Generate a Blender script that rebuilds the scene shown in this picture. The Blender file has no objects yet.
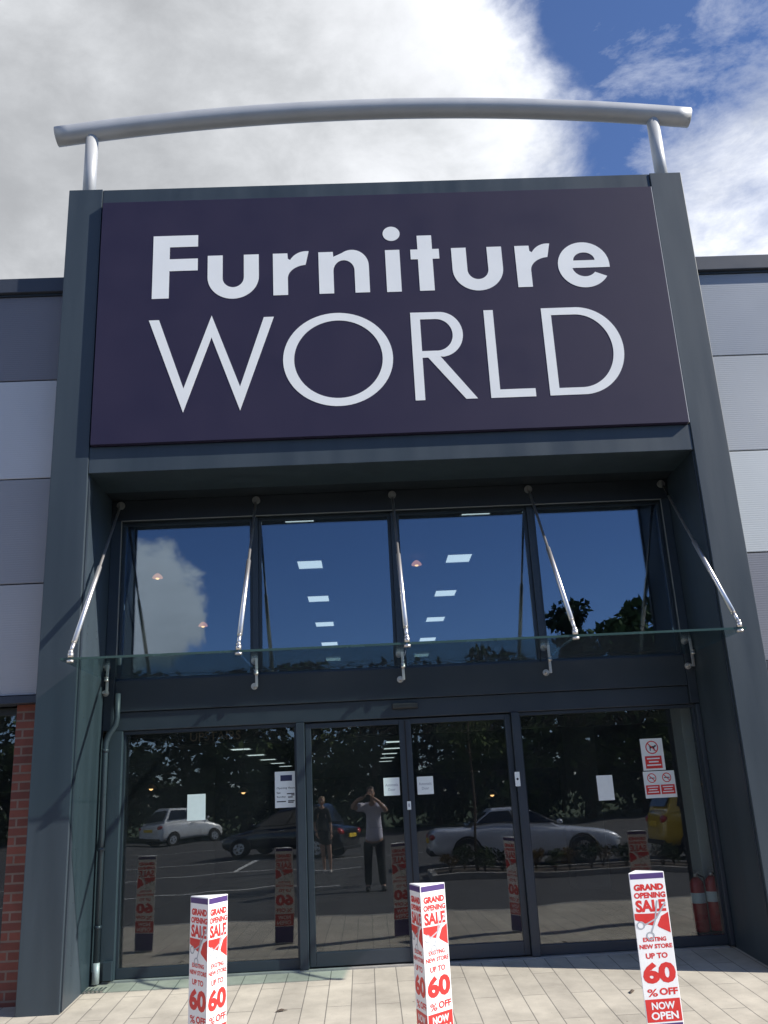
import bpy, bmesh, math, random
from mathutils import Vector, Matrix, noise
from mathutils.geometry import tessellate_polygon
random.seed(7)
PI = math.pi
S = bpy.context.scene
COL = S.collection
ZO = 1.6          # everything is laid out with the lens at z = 0, then lifted so that the paving is near z = 0

# ------------------------------------------------------------------ materials
def new_mat(name):
    m = bpy.data.materials.new(name); m.use_nodes = True
    nt = m.node_tree; nt.nodes.clear()
    out = nt.nodes.new('ShaderNodeOutputMaterial')
    return m, nt, out
def N(nt, typ, **kw):
    n = nt.nodes.new(typ)
    for k, v in kw.items():
        if k in n.inputs: n.inputs[k].default_value = v
        else: setattr(n, k, v)
    return n
def pmat(name, col, rough=.5, metal=0., var=.1, scale=4., bump=0., bscale=60., stretch=None, spec=.5, coat=0., emit=None, estr=0., rvar=.08):
    m, nt, out = new_mat(name)
    b = N(nt, 'ShaderNodeBsdfPrincipled')
    b.inputs['Metallic'].default_value = metal
    b.inputs['Specular IOR Level'].default_value = spec
    b.inputs['Coat Weight'].default_value = coat
    tc = N(nt, 'ShaderNodeTexCoord')
    mp = N(nt, 'ShaderNodeMapping')
    if stretch: mp.inputs['Scale'].default_value = stretch
    nt.links.new(tc.outputs['Object'], mp.inputs['Vector'])
    nz = N(nt, 'ShaderNodeTexNoise'); nz.inputs['Scale'].default_value = scale; nz.inputs['Detail'].default_value = 6.
    nt.links.new(mp.outputs['Vector'], nz.inputs['Vector'])
    rp = N(nt, 'ShaderNodeValToRGB')
    c = Vector(col[:3])
    rp.color_ramp.elements[0].position = .3; rp.color_ramp.elements[1].position = .7
    rp.color_ramp.elements[0].color = (*[max(0, x*(1-var)) for x in c], 1)
    rp.color_ramp.elements[1].color = (*[min(1, x*(1+var)) for x in c], 1)
    nt.links.new(nz.outputs['Fac'], rp.inputs['Fac'])
    nt.links.new(rp.outputs['Color'], b.inputs['Base Color'])
    mr = N(nt, 'ShaderNodeMapRange')
    mr.inputs['From Min'].default_value = .3; mr.inputs['From Max'].default_value = .7
    mr.inputs['To Min'].default_value = max(.02, rough-rvar); mr.inputs['To Max'].default_value = min(1, rough+rvar)
    nt.links.new(nz.outputs['Fac'], mr.inputs['Value']); nt.links.new(mr.outputs['Result'], b.inputs['Roughness'])
    if bump:
        n2 = N(nt, 'ShaderNodeTexNoise'); n2.inputs['Scale'].default_value = bscale; n2.inputs['Detail'].default_value = 4.
        nt.links.new(mp.outputs['Vector'], n2.inputs['Vector'])
        bp_ = N(nt, 'ShaderNodeBump'); bp_.inputs['Strength'].default_value = bump; bp_.inputs['Distance'].default_value = .01
        nt.links.new(n2.outputs['Fac'], bp_.inputs['Height']); nt.links.new(bp_.outputs['Normal'], b.inputs['Normal'])
    if emit:
        b.inputs['Emission Color'].default_value = (*emit, 1); b.inputs['Emission Strength'].default_value = estr
    nt.links.new(b.outputs['BSDF'], out.inputs['Surface'])
    m['bsdf'] = b.name
    return m
def glass_mat(name, tint, refl, wob=0.0, rough=0.0, rcol=(1,1,1), film=0.0):
    m, nt, out = new_mat(name)
    t = N(nt, 'ShaderNodeBsdfTransparent'); t.inputs['Color'].default_value = (*tint, 1)
    g = N(nt, 'ShaderNodeBsdfGlossy'); g.inputs['Roughness'].default_value = rough; g.inputs['Color'].default_value = (*rcol, 1)
    lw = N(nt, 'ShaderNodeLayerWeight'); lw.inputs['Blend'].default_value = .5
    p = N(nt, 'ShaderNodeMath', operation='POWER'); p.inputs[1].default_value = 5.
    nt.links.new(lw.outputs['Facing'], p.inputs[0])
    ma = N(nt, 'ShaderNodeMath', operation='MULTIPLY_ADD'); ma.inputs[1].default_value = .9-refl; ma.inputs[2].default_value = refl
    nt.links.new(p.outputs[0], ma.inputs[0])
    mx = N(nt, 'ShaderNodeMixShader')
    nt.links.new(ma.outputs[0], mx.inputs['Fac']); nt.links.new(t.outputs[0], mx.inputs[1]); nt.links.new(g.outputs[0], mx.inputs[2])
    if wob:
        tc = N(nt, 'ShaderNodeTexCoord'); nz = N(nt, 'ShaderNodeTexNoise'); nz.inputs['Scale'].default_value = 1.1; nz.inputs['Detail'].default_value = 1.
        nt.links.new(tc.outputs['Object'], nz.inputs['Vector'])
        bu = N(nt, 'ShaderNodeBump'); bu.inputs['Strength'].default_value = 1.; bu.inputs['Distance'].default_value = wob
        nt.links.new(nz.outputs['Fac'], bu.inputs['Height']); nt.links.new(bu.outputs['Normal'], g.inputs['Normal'])
    last = mx.outputs[0]
    if film:      # pale uneven haze mixed into the pane to lift its blacks
        df = N(nt, 'ShaderNodeBsdfDiffuse'); df.inputs['Color'].default_value = (.50,.54,.58,1)
        tc = N(nt, 'ShaderNodeTexCoord'); nz = N(nt, 'ShaderNodeTexNoise'); nz.inputs['Scale'].default_value = 1.7; nz.inputs['Detail'].default_value = 8.
        nt.links.new(tc.outputs['Object'], nz.inputs['Vector'])
        fm = N(nt, 'ShaderNodeMath', operation='MULTIPLY'); fm.inputs[1].default_value = film*2; nt.links.new(nz.outputs['Fac'], fm.inputs[0])
        m2 = N(nt, 'ShaderNodeMixShader'); nt.links.new(fm.outputs[0], m2.inputs['Fac']); nt.links.new(last, m2.inputs[1]); nt.links.new(df.outputs[0], m2.inputs[2]); last = m2.outputs[0]
    nt.links.new(last, out.inputs['Surface'])
    return m
def brick_mat(name, c1, c2, mortar, vec, bw, rh, ms, bump=.4, rough=.85, offset=.5, squash=1., noise_amt=.35, specks=False):
    m, nt, out = new_mat(name)
    b = N(nt, 'ShaderNodeBsdfPrincipled'); b.inputs['Roughness'].default_value = rough
    tc = N(nt, 'ShaderNodeTexCoord'); sp = N(nt, 'ShaderNodeSeparateXYZ'); cb = N(nt, 'ShaderNodeCombineXYZ')
    nt.links.new(tc.outputs['Object'], sp.inputs[0])
    for i, ax in enumerate(vec): nt.links.new(sp.outputs[ax], cb.inputs[i])
    br = N(nt, 'ShaderNodeTexBrick'); br.offset = offset
    br.inputs['Color1'].default_value = (*c1, 1); br.inputs['Color2'].default_value = (*c2, 1); br.inputs['Mortar'].default_value = (*mortar, 1)
    br.inputs['Scale'].default_value = 1.; br.inputs['Mortar Size'].default_value = ms; br.inputs['Mortar Smooth'].default_value = .15
    br.inputs['Brick Width'].default_value = bw; br.inputs['Row Height'].default_value = rh; br.inputs['Bias'].default_value = 0.
    nt.links.new(cb.outputs[0], br.inputs['Vector'])
    nz = N(nt, 'ShaderNodeTexNoise'); nz.inputs['Scale'].default_value = 2.2; nz.inputs['Detail'].default_value = 9.; nz.inputs['Roughness'].default_value = .65
    nt.links.new(tc.outputs['Object'], nz.inputs['Vector'])
    mr = N(nt, 'ShaderNodeMapRange'); mr.inputs['From Min'].default_value = .3; mr.inputs['From Max'].default_value = .7
    mr.inputs['To Min'].default_value = 1-noise_amt; mr.inputs['To Max'].default_value = 1+noise_amt*.5
    nt.links.new(nz.outputs['Fac'], mr.inputs['Value'])
    mu = N(nt, 'ShaderNodeVectorMath', operation='SCALE')
    nt.links.new(br.outputs['Color'], mu.inputs[0]); nt.links.new(mr.outputs[0], mu.inputs['Scale'])
    colr = mu.outputs[0]
    if specks:    # chewing gum, grit and darker worn patches
        for sc_, th_, dk in ((3.2,.035,.45),(9.,.05,.62),(24.,.09,.75)):
            vo = N(nt, 'ShaderNodeTexVoronoi'); vo.inputs['Scale'].default_value = sc_; nt.links.new(tc.outputs['Object'], vo.inputs['Vector'])
            mr2 = N(nt, 'ShaderNodeMapRange'); mr2.inputs['From Min'].default_value = th_*.7; mr2.inputs['From Max'].default_value = th_; mr2.inputs['To Min'].default_value = dk; mr2.inputs['To Max'].default_value = 1.
            nt.links.new(vo.outputs['Distance'], mr2.inputs['Value'])
            m3 = N(nt, 'ShaderNodeVectorMath', operation='SCALE'); nt.links.new(colr, m3.inputs[0]); nt.links.new(mr2.outputs[0], m3.inputs['Scale']); colr = m3.outputs[0]
    nt.links.new(colr, b.inputs['Base Color'])
    n2 = N(nt, 'ShaderNodeTexNoise'); n2.inputs['Scale'].default_value = 90.; n2.inputs['Detail'].default_value = 4.
    nt.links.new(tc.outputs['Object'], n2.inputs['Vector'])
    ad = N(nt, 'ShaderNodeMath', operation='MULTIPLY_ADD'); ad.inputs[1].default_value = -1.
    nt.links.new(br.outputs['Fac'], ad.inputs[0]); 
    sc = N(nt, 'ShaderNodeMath', operation='MULTIPLY'); sc.inputs[1].default_value = .35
    nt.links.new(n2.outputs['Fac'], sc.inputs[0]); nt.links.new(sc.outputs[0], ad.inputs[2])
    bu = N(nt, 'ShaderNodeBump'); bu.inputs['Strength'].default_value = bump; bu.inputs['Distance'].default_value = .008
    nt.links.new(ad.outputs[0], bu.inputs['Height']); nt.links.new(bu.outputs[0], b.inputs['Normal'])
    nt.links.new(b.outputs[0], out.inputs['Surface'])
    return m
def rib_mat(name, col, pitch=.022):
    m = pmat(name, col, .42, 0., .05, .8, spec=.4)
    nt = m.node_tree; b = nt.nodes[m['bsdf']]
    tc = N(nt, 'ShaderNodeTexCoord'); sp = N(nt, 'ShaderNodeSeparateXYZ'); nt.links.new(tc.outputs['Object'], sp.inputs[0])
    mu = N(nt, 'ShaderNodeMath', operation='MULTIPLY'); mu.inputs[1].default_value = 2*PI/pitch
    sn = N(nt, 'ShaderNodeMath', operation='SINE'); nt.links.new(sp.outputs['Z'], mu.inputs[0]); nt.links.new(mu.outputs[0], sn.inputs[0])
    bu = N(nt, 'ShaderNodeBump'); bu.inputs['Strength'].default_value = .22; bu.inputs['Distance'].default_value = .0014
    nt.links.new(sn.outputs[0], bu.inputs['Height']); nt.links.new(bu.outputs[0], b.inputs['Normal'])
    return m
def emat(name, col, s):
    m, nt, out = new_mat(name)
    e = N(nt, 'ShaderNodeEmission'); e.inputs['Color'].default_value = (*col, 1); e.inputs['Strength'].default_value = s
    nt.links.new(e.outputs[0], out.inputs['Surface']); return m

M = dict(
 anth=pmat('anthracite_paint', (.034,.048,.060), .48, 0, .17, 4.5, .04, 120., stretch=(1,1,.10)),
 anth_dark=pmat('frame_and_shade_paint', (.030,.040,.052), .42, 0, .08, 3.),  # frame paint; also puts recess shade into header, fascia, posts and right jamb
 parapet=pmat('parapet_paint', (.040,.047,.062), .45, 0, .08, 2.),
 sign=pmat('purple_sign_panel', (.0215,.0175,.045), .6, 0, .06, 2., .03, 200., spec=.3),
 letter=pmat('white_letter_acrylic', (.80,.81,.79), .4, 0, .02, 3.),
 alu=pmat('silver_tube_paint', (.47,.475,.475), .5, .25, .06, 3.),
 steel=pmat('stainless_steel', (.74,.71,.68), .34, .85, .04, 2.),
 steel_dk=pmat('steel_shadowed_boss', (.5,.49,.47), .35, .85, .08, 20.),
 brick=brick_mat('red_brick', (.27,.085,.058), (.17,.056,.043), (.24,.17,.135), 'XZY', .225, .075, .009, .6),
 pave=brick_mat('block_paving', (.52,.475,.39), (.45,.41,.34), (.20,.185,.16), 'YXZ', 1.2, .19, .0045, .35, .9, noise_amt=.30, specks=True),
 asphalt=pmat('asphalt', (.062,.062,.064), .9, 0, .25, 2., .5, 160.),
 kerb=pmat('kerb_concrete', (.30,.29,.27), .9, 0, .15, 6., .3, 90.),
 paint=pmat('road_paint', (.62,.62,.60), .8, 0, .18, 12., .2, 90.),
 glass=glass_mat('tinted_shop_glass', (.78,.82,.82), .10, .0034, film=.013),
 uglass=glass_mat('solar_coated_glass', (.72,.77,.80), .15, .0022, rcol=(.72,.86,1.0), film=.006),
 cglass=glass_mat('green_canopy_glass', (.73,.83,.81), .035),
 cedge=pmat('green_glass_edge', (.035,.07,.062), .25, 0, .1, 5.),
 dark_in=pmat('dark_interior', (.035,.034,.034), .85, 0, .2, 1.),
 in_ceil=pmat('interior_ceiling', (.10,.10,.10), .9, 0, .1, 2.),
 in_pier=pmat('pale_interior_pier', (.62,.62,.58), .8, 0, .06, 3.),
 in_col=pmat('grey_interior_column', (.16,.16,.155), .8, 0, .08, 3.),
 led=emat('led_diffuser', (.88,1.0,.99), .92),
 warm=emat('warm_lamp_bulb', (1.0,.55,.22), 2.2),
 redlamp=emat('lit_copper_shade', (1.0,.42,.26), .55),
 bronze=pmat('bronze_letters', (.30,.22,.15), .5, .4, .1, 9.),
 paper=pmat('white_paper', (.80,.84,.82), .8, 0, .03, 20.),
 ink=pmat('black_ink', (.02,.02,.025), .6, 0, .1, 10.),
 navy=pmat('navy_print', (.025,.030,.085), .6, 0, .1, 10.),
 redp=pmat('red_print', (.66,.035,.03), .5, 0, .06, 14.),
 sleeve=pmat('white_corrugated_plastic', (.86,.86,.85), .55, 0, .03, 9.),
 purp=pmat('purple_print', (.075,.040,.17), .5, 0, .06, 12.),
 greyp=pmat('grey_print', (.42,.44,.47), .5, 0, .06, 12.),
 white=pmat('white_print', (.86,.86,.86), .5, 0, .02, 12.),
 rubber=pmat('black_rubber', (.018,.018,.019), .8, 0, .15, 20.),
 plastic=pmat('black_plastic', (.02,.02,.022), .45, 0, .1, 20.),
 extred=pmat('extinguisher_red', (.55,.016,.018), .3, 0, .06, 10., coat=.5),
 bark=pmat('bark', (.10,.075,.055), .9, 0, .3, 14., .6, 40.),
 skin=pmat('skin', (.46,.28,.20), .55, 0, .08, 9.),
 shirt=pmat('lilac_shirt', (.68,.66,.78), .85, 0, .06, 18., .2, 200.),
 trousers=pmat('dark_trousers', (.022,.022,.028), .85, 0, .1, 18.),
 dress=pmat('black_dress', (.016,.016,.018), .8, 0, .1, 18.),
 hair_b=pmat('brown_hair', (.06,.04,.028), .6, 0, .3, 40.),
 hair_f=pmat('fair_hair', (.34,.23,.12), .55, 0, .3, 40.),
 shoe_l=pmat('pale_shoe_leather', (.55,.52,.48), .5, 0, .1, 12.),
 soil=pmat('soil', (.06,.045,.032), .95, 0, .3, 8., .6, 50.),
 car_silver=pmat('silver_car_paint', (.70,.74,.82), .35, .15, .03, 3., coat=.8),
 car_white=pmat('white_car_paint', (.66,.68,.70), .3, .1, .03, 3., coat=.8),
 car_black=pmat('black_car_paint', (.012,.014,.02), .22, .2, .05, 3., coat=.9),
 car_yellow=pmat('yellow_car_paint', (.62,.42,.03), .3, 0, .03, 3., coat=.8),
 car_glass=pmat('car_window_glass', (.012,.014,.016), .06, 0, .1, 2., spec=.8),
 rim=pmat('alloy_rim', (.5,.5,.52), .3, .8, .05, 9.),
 lampr=pmat('tail_lamp_red', (.45,.02,.015), .15, 0, .05, 9., coat=.6),
 lampw=pmat('head_lamp_clear', (.75,.77,.8), .1, .3, .05, 9., coat=.6),
 plate=pmat('yellow_number_plate', (.75,.52,.03), .5, 0, .03, 9.),
 leafd=pmat('leaf_dark', (.028,.048,.018), .9, 0, .35, 3., spec=.15),
 leafl=pmat('leaf_mid', (.065,.095,.030), .9, 0, .35, 3., spec=.15),
 leafo=pmat('leaf_autumn', (.15,.10,.03), .9, 0, .4, 3., spec=.15),
 grass=pmat('verge_grass', (.05,.075,.025), .95, 0, .3, 1., .4, 50.),
 trim=pmat('weathered_trim', (.24,.23,.20), .5, 0, .1, 6.),
 soffit=pmat('soffit_shade_paint', (.014,.018,.024), .6, 0, .1, 3.),  # near-black: recess shade is put into the soffit and window head colour
 roof=pmat('flat_roof', (.12,.12,.12), .9, 0, .2, 1.),
)
PAN = {k: rib_mat('cladding_'+k, c) for k, c in dict(
   slate=(.19,.182,.195), light=(.55,.54,.53), mid=(.31,.305,.31), pale=(.41,.40,.395),
   greyr=(.30,.325,.36), lightr=(.40,.42,.435), whiter=(.54,.57,.57), steelr=(.22,.225,.25)).items()}

# ------------------------------------------------------------------ mesh builder
class MB:
    def __init__(s): s.v = []; s.f = []; s.sm = []
    def add(s, vs, fs, smooth=False):
        o = len(s.v); s.v += [Vector(p) for p in vs]
        for f in fs: s.f.append([o+i for i in f]); s.sm.append(smooth)
        return s
    def box(s, x0, x1, y0, y1, z0, z1, bev=0.):
        if bev:
            bm = bmesh.new(); bmesh.ops.create_cube(bm, size=1)
            for v in bm.verts: v.co = Vector((x0+(v.co.x+.5)*(x1-x0), y0+(v.co.y+.5)*(y1-y0), z0+(v.co.z+.5)*(z1-z0)))
            bmesh.ops.bevel(bm, geom=bm.edges[:], offset=bev, segments=2, profile=.6, affect='EDGES')
            bm.verts.index_update()
            s.add([v.co.copy() for v in bm.verts], [[v.index for v in f.verts] for f in bm.faces]); bm.free(); return s
        return s.add([(x,y,z) for x in (x0,x1) for y in (y0,y1) for z in (z0,z1)],
              [(0,1,3,2),(4,6,7,5),(0,4,5,1),(2,3,7,6),(0,2,6,4),(1,5,7,3)])
    def tube(s, pts, r, n=14, caps=True, smooth=True):
        pts = [Vector(p) for p in pts]
        rs = r if isinstance(r, (list,tuple)) else [r]*len(pts)
        o = len(s.v); up = None
        for i, p in enumerate(pts):
            t = (pts[min(i+1,len(pts)-1)]-pts[max(i-1,0)]).normalized()
            if up is None:
                up = Vector((0,0,1)) if abs(t.z) < .9 else Vector((1,0,0))
            a = t.cross(up).normalized(); b = a.cross(t).normalized(); up = b
            for k in range(n):
                an = 2*PI*k/n; s.v.append(p+(a*math.cos(an)+b*math.sin(an))*rs[i])
        for i in range(len(pts)-1):
            for k in range(n):
                k2 = (k+1)%n; s.f.append([o+i*n+k, o+i*n+k2, o+(i+1)*n+k2, o+(i+1)*n+k]); s.sm.append(smooth)
        if caps:
            s.f.append([o+k for k in range(n)][::-1]); s.sm.append(False)
            e = o+(len(pts)-1)*n; s.f.append([e+k for k in range(n)]); s.sm.append(False)
        return s
    def ball(s, c, r, n=12, m=8):
        c = Vector(c); r = r if isinstance(r, (tuple,list)) else (r,r,r)
        o = len(s.v)
        for i in range(m+1):
            th = PI*i/m
            for k in range(n):
                ph = 2*PI*k/n
                s.v.append(c+Vector((r[0]*math.sin(th)*math.cos(ph), r[1]*math.sin(th)*math.sin(ph), r[2]*math.cos(th))))
        for i in range(m):
            for k in range(n):
                k2 = (k+1)%n; s.f.append([o+i*n+k, o+(i+1)*n+k, o+(i+1)*n+k2, o+i*n+k2]); s.sm.append(True)
        return s
    def outline(s, loops, T, depth):
        """loops of 2D points (first = outer), T maps (u,v,w) to 3D, w outward; front at w=depth, back at w=0"""
        lo = [[Vector((p[0],p[1],0)) for p in L] for L in loops]
        flat = [p for L in lo for p in L]
        tris = tessellate_polygon(lo)
        o = len(s.v); n = len(flat)
        s.v += [T(p.x,p.y,depth) for p in flat]
        for t in tris:
            a,b,c = (flat[i] for i in t)
            cr = (b-a).cross(c-a).z
            t = list(t) if cr > 0 else list(t)[::-1]
            s.f.append([o+i for i in t]); s.sm.append(False)
        s.v += [T(p.x,p.y,0) for p in flat]
        k = 0
        for L in lo:
            m = len(L)
            for i in range(m):
                j = (i+1)%m; s.f.append([o+k+i, o+k+j, o+n+k+j, o+n+k+i]); s.sm.append(False)
            k += m
        return s
    def xform(s, Mx): s.v = [Mx@v for v in s.v]; return s
    def mesh(s, name, mats, org=Vector((0,0,0)), fix=True):
        me = bpy.data.meshes.new(name)
        me.from_pydata([tuple(v-org) for v in s.v], [], s.f)
        for p, sm in zip(me.polygons, s.sm): p.use_smooth = sm
        if fix and len(s.f) < 30000:
            bm = bmesh.new(); bm.from_mesh(me); bmesh.ops.recalc_face_normals(bm, faces=bm.faces[:]); bm.to_mesh(me); bm.free()
        for m in (mats if isinstance(mats,(list,tuple)) else [mats]): me.materials.append(m)
        return me
    def build(s, name, mats, parent=None, fix=True, bev=0.):
        if parent is not None:
            p, org = parent, Vector((0,0,0))
            while p is not None: org += Vector(p.location); p = p.parent
        else:
            xs = [v.x for v in s.v]; ys = [v.y for v in s.v]
            org = Vector(((min(xs)+max(xs))/2, (min(ys)+max(ys))/2, min(v.z for v in s.v)))
        o = bpy.data.objects.new(name, s.mesh(name, mats, org, fix)); COL.objects.link(o)
        if parent is not None: o.parent = parent
        else: o.location = org
        if bev:
            md = o.modifiers.new('bevel', 'BEVEL'); md.width = bev; md.segments = 2; md.limit_method = 'ANGLE'
        return o
def tag(o, label=None, cat=None, group=None, kind=None):
    if label: o['label'] = label
    if cat: o['category'] = cat
    if group: o['group'] = group
    if kind: o['kind'] = kind
    return o
def thing(name, loc, label, cat, group=None):
    o = bpy.data.objects.new(name, None); COL.objects.link(o); o.location = loc; o.empty_display_size = .2
    return tag(o, label, cat, group)
def copy_tree(o, parent=None):
    c = o.copy(); COL.objects.link(c); c.parent = parent
    for ch in list(o.children): copy_tree(ch, c)
    return c
def bx(name, mat, parent, *a, bev=0., label=None):
    o = MB().box(*a, bev=bev).build(name, mat, parent)
    if label: o['label'] = label
    return o
# text as polygons from Blender's own built-in typeface
_tc = {}
def text_tris(s, bold=0.):
    if (s,bold) in _tc: return _tc[(s,bold)]
    cu = bpy.data.curves.new('t','FONT'); cu.body = s; cu.size = 1; cu.offset = bold; cu.resolution_u = 3
    ob = bpy.data.objects.new('t', cu); COL.objects.link(ob)
    dg = bpy.context.evaluated_depsgraph_get(); dg.update()
    me = bpy.data.meshes.new_from_object(ob.evaluated_get(dg))
    vs = [v.co.copy() for v in me.vertices]; fs = [list(p.vertices) for p in me.polygons]
    bpy.data.objects.remove(ob); bpy.data.curves.remove(cu); bpy.data.meshes.remove(me)
    _tc[(s,bold)] = (vs,fs); return vs,fs
def put_text(mb, s, u0, u1, v0, v1, T, w, bold=0., thick=.0004):
    vs, fs = text_tris(s, bold)
    xs = [v.x for v in vs]; ys = [v.y for v in vs]
    ax, ay = (u1-u0)/(max(xs)-min(xs)), (v1-v0)/(max(ys)-min(ys))
    mb.add([T(u0+(v.x-min(xs))*ax, v0+(v.y-min(ys))*ay, w) for v in vs], fs)

# ------------------------------------------------------------------ camera
f_, p_, r_, y_ = 902.64453, .304861723, -.0510593929, -.0331043685
def cam_R():
    cp,sp = math.cos(p_), math.sin(p_)
    fwd = Vector((0,cp,sp)); ri = Vector((1,0,0)); up = Vector((0,-sp,cp))
    cr,sr = math.cos(r_), math.sin(r_)
    ri, up = ri*cr+up*sr, up*cr-ri*sr
    Rz = Matrix.Rotation(y_, 3, 'Z')
    return Rz@ri, Rz@up, Rz@fwd
ri, up, fw = cam_R()
cd = bpy.data.cameras.new('camera'); cam = bpy.data.objects.new('camera', cd); COL.objects.link(cam)
cam.matrix_world = Matrix(((ri.x,up.x,-fw.x,0),(ri.y,up.y,-fw.y,0),(ri.z,up.z,-fw.z,0),(0,0,0,1)))
cd.sensor_fit = 'VERTICAL'; cd.sensor_height = 36; cd.lens = f_/1024*36; cd.clip_start = .03; cd.clip_end = 3000
S.camera = cam

# ------------------------------------------------------------------ ground
def gz(y):
    """paving height: flat by the kerb, ramping up to the door"""
    pts = [(3.8,-1.605),(6.9,-1.592),(8.0,-1.512),(9.0,-1.440),(60,-1.440)]
    if y <= pts[0][0]: return pts[0][1]
    for (a,b),(c,d) in zip(pts,pts[1:]):
        if y <= c: return b+(d-b)*(y-a)/(c-a)
    return pts[-1][1]
KY = 3.75
AZ = -1.665
mb = MB(); mb.add([(-900,-900,AZ-.02),(900,-900,AZ-.02),(900,900,AZ-.02),(-900,900,AZ-.02)], [(0,1,2,3)])
tag(mb.build('ground', M['grass']), kind='structure')
mb = MB(); mb.add([(-70,-34,AZ),(70,-34,AZ),(70,KY,AZ),(-70,KY,AZ)], [(0,1,2,3)])
tag(mb.build('car_park', M['asphalt']), kind='structure')
ys = [KY+.13,5,6.2,6.6,6.9,7.2,7.5,7.8,8.0,8.3,8.6,9.0]
ys = [KY+.13]+[5+i*.2 for i in range(21)]
vs = [(x,y,gz(y)) for y in ys for x in (-22,22)]
fs = [(2*i,2*i+1,2*i+3,2*i+2) for i in range(len(ys)-1)]
o = bpy.data.objects.new('pavement', MB().add(vs,fs).mesh('pavement', M['pave'], fix=False)); COL.objects.link(o)
tag(o, kind='structure')
tag(MB().box(-22,22,KY,KY+.125,AZ-.1,gz(KY)+.004,bev=.012).build('kerb', M['kerb']), kind='structure')
# bay lines on the asphalt
for i,(x0,x1,y0,y1) in enumerate([(-9,-.6,-1.75,-1.63),(-9,-.2,-6.3,-6.18),(-8,1.6,-10.7,-10.58),(-6.2,-6.08,-6.2,-1.75),(-3.4,-3.28,-10.6,-6.3),(-12,-9.2,-15.2,-15.08),(-9,-1,-19.2,-19.08)]):
    tag(MB().add([(x0,y0,AZ+.004),(x1,y0,AZ+.004),(x1,y1,AZ+.004),(x0,y1,AZ+.004)],[(0,1,2,3)]).build('bay_line', M['paint'], fix=False), kind='structure')

# ------------------------------------------------------------------ the store building
PL0, PL1, PR0, PR1 = -2.835, -2.490, 3.262, 3.597
ZT, ZS0, ZS1, ZB = 6.165, 3.285, 5.965, 3.02
B = thing('store_building', (0,9,-1.45), 'anthracite framed retail store front with glazed entrance between grey cladding walls', 'building')
A = M['anth']
def pillar(x0, x1, inner, sgn):
    p = bx('pillar', A, B, x0, x1, 8.0, 8.9, -1.56, ZT, bev=.006)
    # folded edge trim running down the inner front edge
    MB().box(inner-.012 if sgn>0 else inner+.002, inner-.002 if sgn>0 else inner+.012, 8.03, 8.075, -1.5, ZB-.01).build('edge_trim', M['anth_dark'], p)
    return p
pL = pillar(PL0, PL1, PL1+.014, 1); pR = pillar(PR0, PR1, PR0-.014, -1)
# cladding fixings on the sunlit return of the left pillar
for z in (-1.2,-.72,-.3,.12,.36,.8,1.15,1.55,1.62,1.9):
    for y in (8.22,8.5): MB().tube([(PL1-.002,y+.03*math.sin(z*9),z),(PL1+.003,y+.03*math.sin(z*9),z)], .006, 8).build('rivet', M['anth_dark'], pL)
bx('top_band', A, B, PL1+.003, PR0-.003, 8.012, 8.9, ZS1+.004, ZT-.004, bev=.005)
bx('entrance_beam', A, B, PL1+.003, PR0-.003, 8.008, 8.6, ZB, ZS0-.004, bev=.005)
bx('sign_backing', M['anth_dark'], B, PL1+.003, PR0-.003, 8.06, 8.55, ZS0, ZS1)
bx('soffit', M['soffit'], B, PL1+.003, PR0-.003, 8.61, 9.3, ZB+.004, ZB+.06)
# joints where top band meets the pillars
# glazing screen, upper
WY = 8.85
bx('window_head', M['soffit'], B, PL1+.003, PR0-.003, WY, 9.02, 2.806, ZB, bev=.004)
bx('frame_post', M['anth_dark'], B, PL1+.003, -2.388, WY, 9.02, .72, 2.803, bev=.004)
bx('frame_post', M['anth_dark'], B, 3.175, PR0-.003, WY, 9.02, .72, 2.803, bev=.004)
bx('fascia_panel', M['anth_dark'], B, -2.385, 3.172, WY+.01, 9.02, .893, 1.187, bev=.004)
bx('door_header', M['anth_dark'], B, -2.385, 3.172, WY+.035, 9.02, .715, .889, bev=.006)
MULL = [-1.035, .385, 1.80]
xs = [-2.385]+MULL+[3.172]
for i in range(4):
    a, b = xs[i]+(.03 if i else 0), xs[i+1]-(.03 if i < 3 else 0)
    w = bx('window', M['uglass'], B, a+.03, b-.03, 8.955, 8.975, 1.222, 2.77)
    MB().box(a,b,8.93,8.99,1.19,1.22).box(a,b,8.93,8.99,2.772,2.802).box(a,a+.028,8.93,8.99,1.222,2.77).box(b-.028,b,8.93,8.99,1.222,2.77).build('window_frame', M['anth_dark'], w)
for x in MULL: bx('mullion', M['anth_dark'], B, x-.028, x+.028, 8.90, 9.0, 1.19, 2.802, bev=.004)
# pale seal strip at the head of the upper windows
MB().box(-2.386,3.173,WY-.006,WY-.001,2.796,2.806).box(-2.386,-2.376,WY-.006,WY-.001,1.23,2.795).box(3.163,3.173,WY-.006,WY-.001,1.23,2.795).build('window_trim', M['trim'], B)
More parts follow.
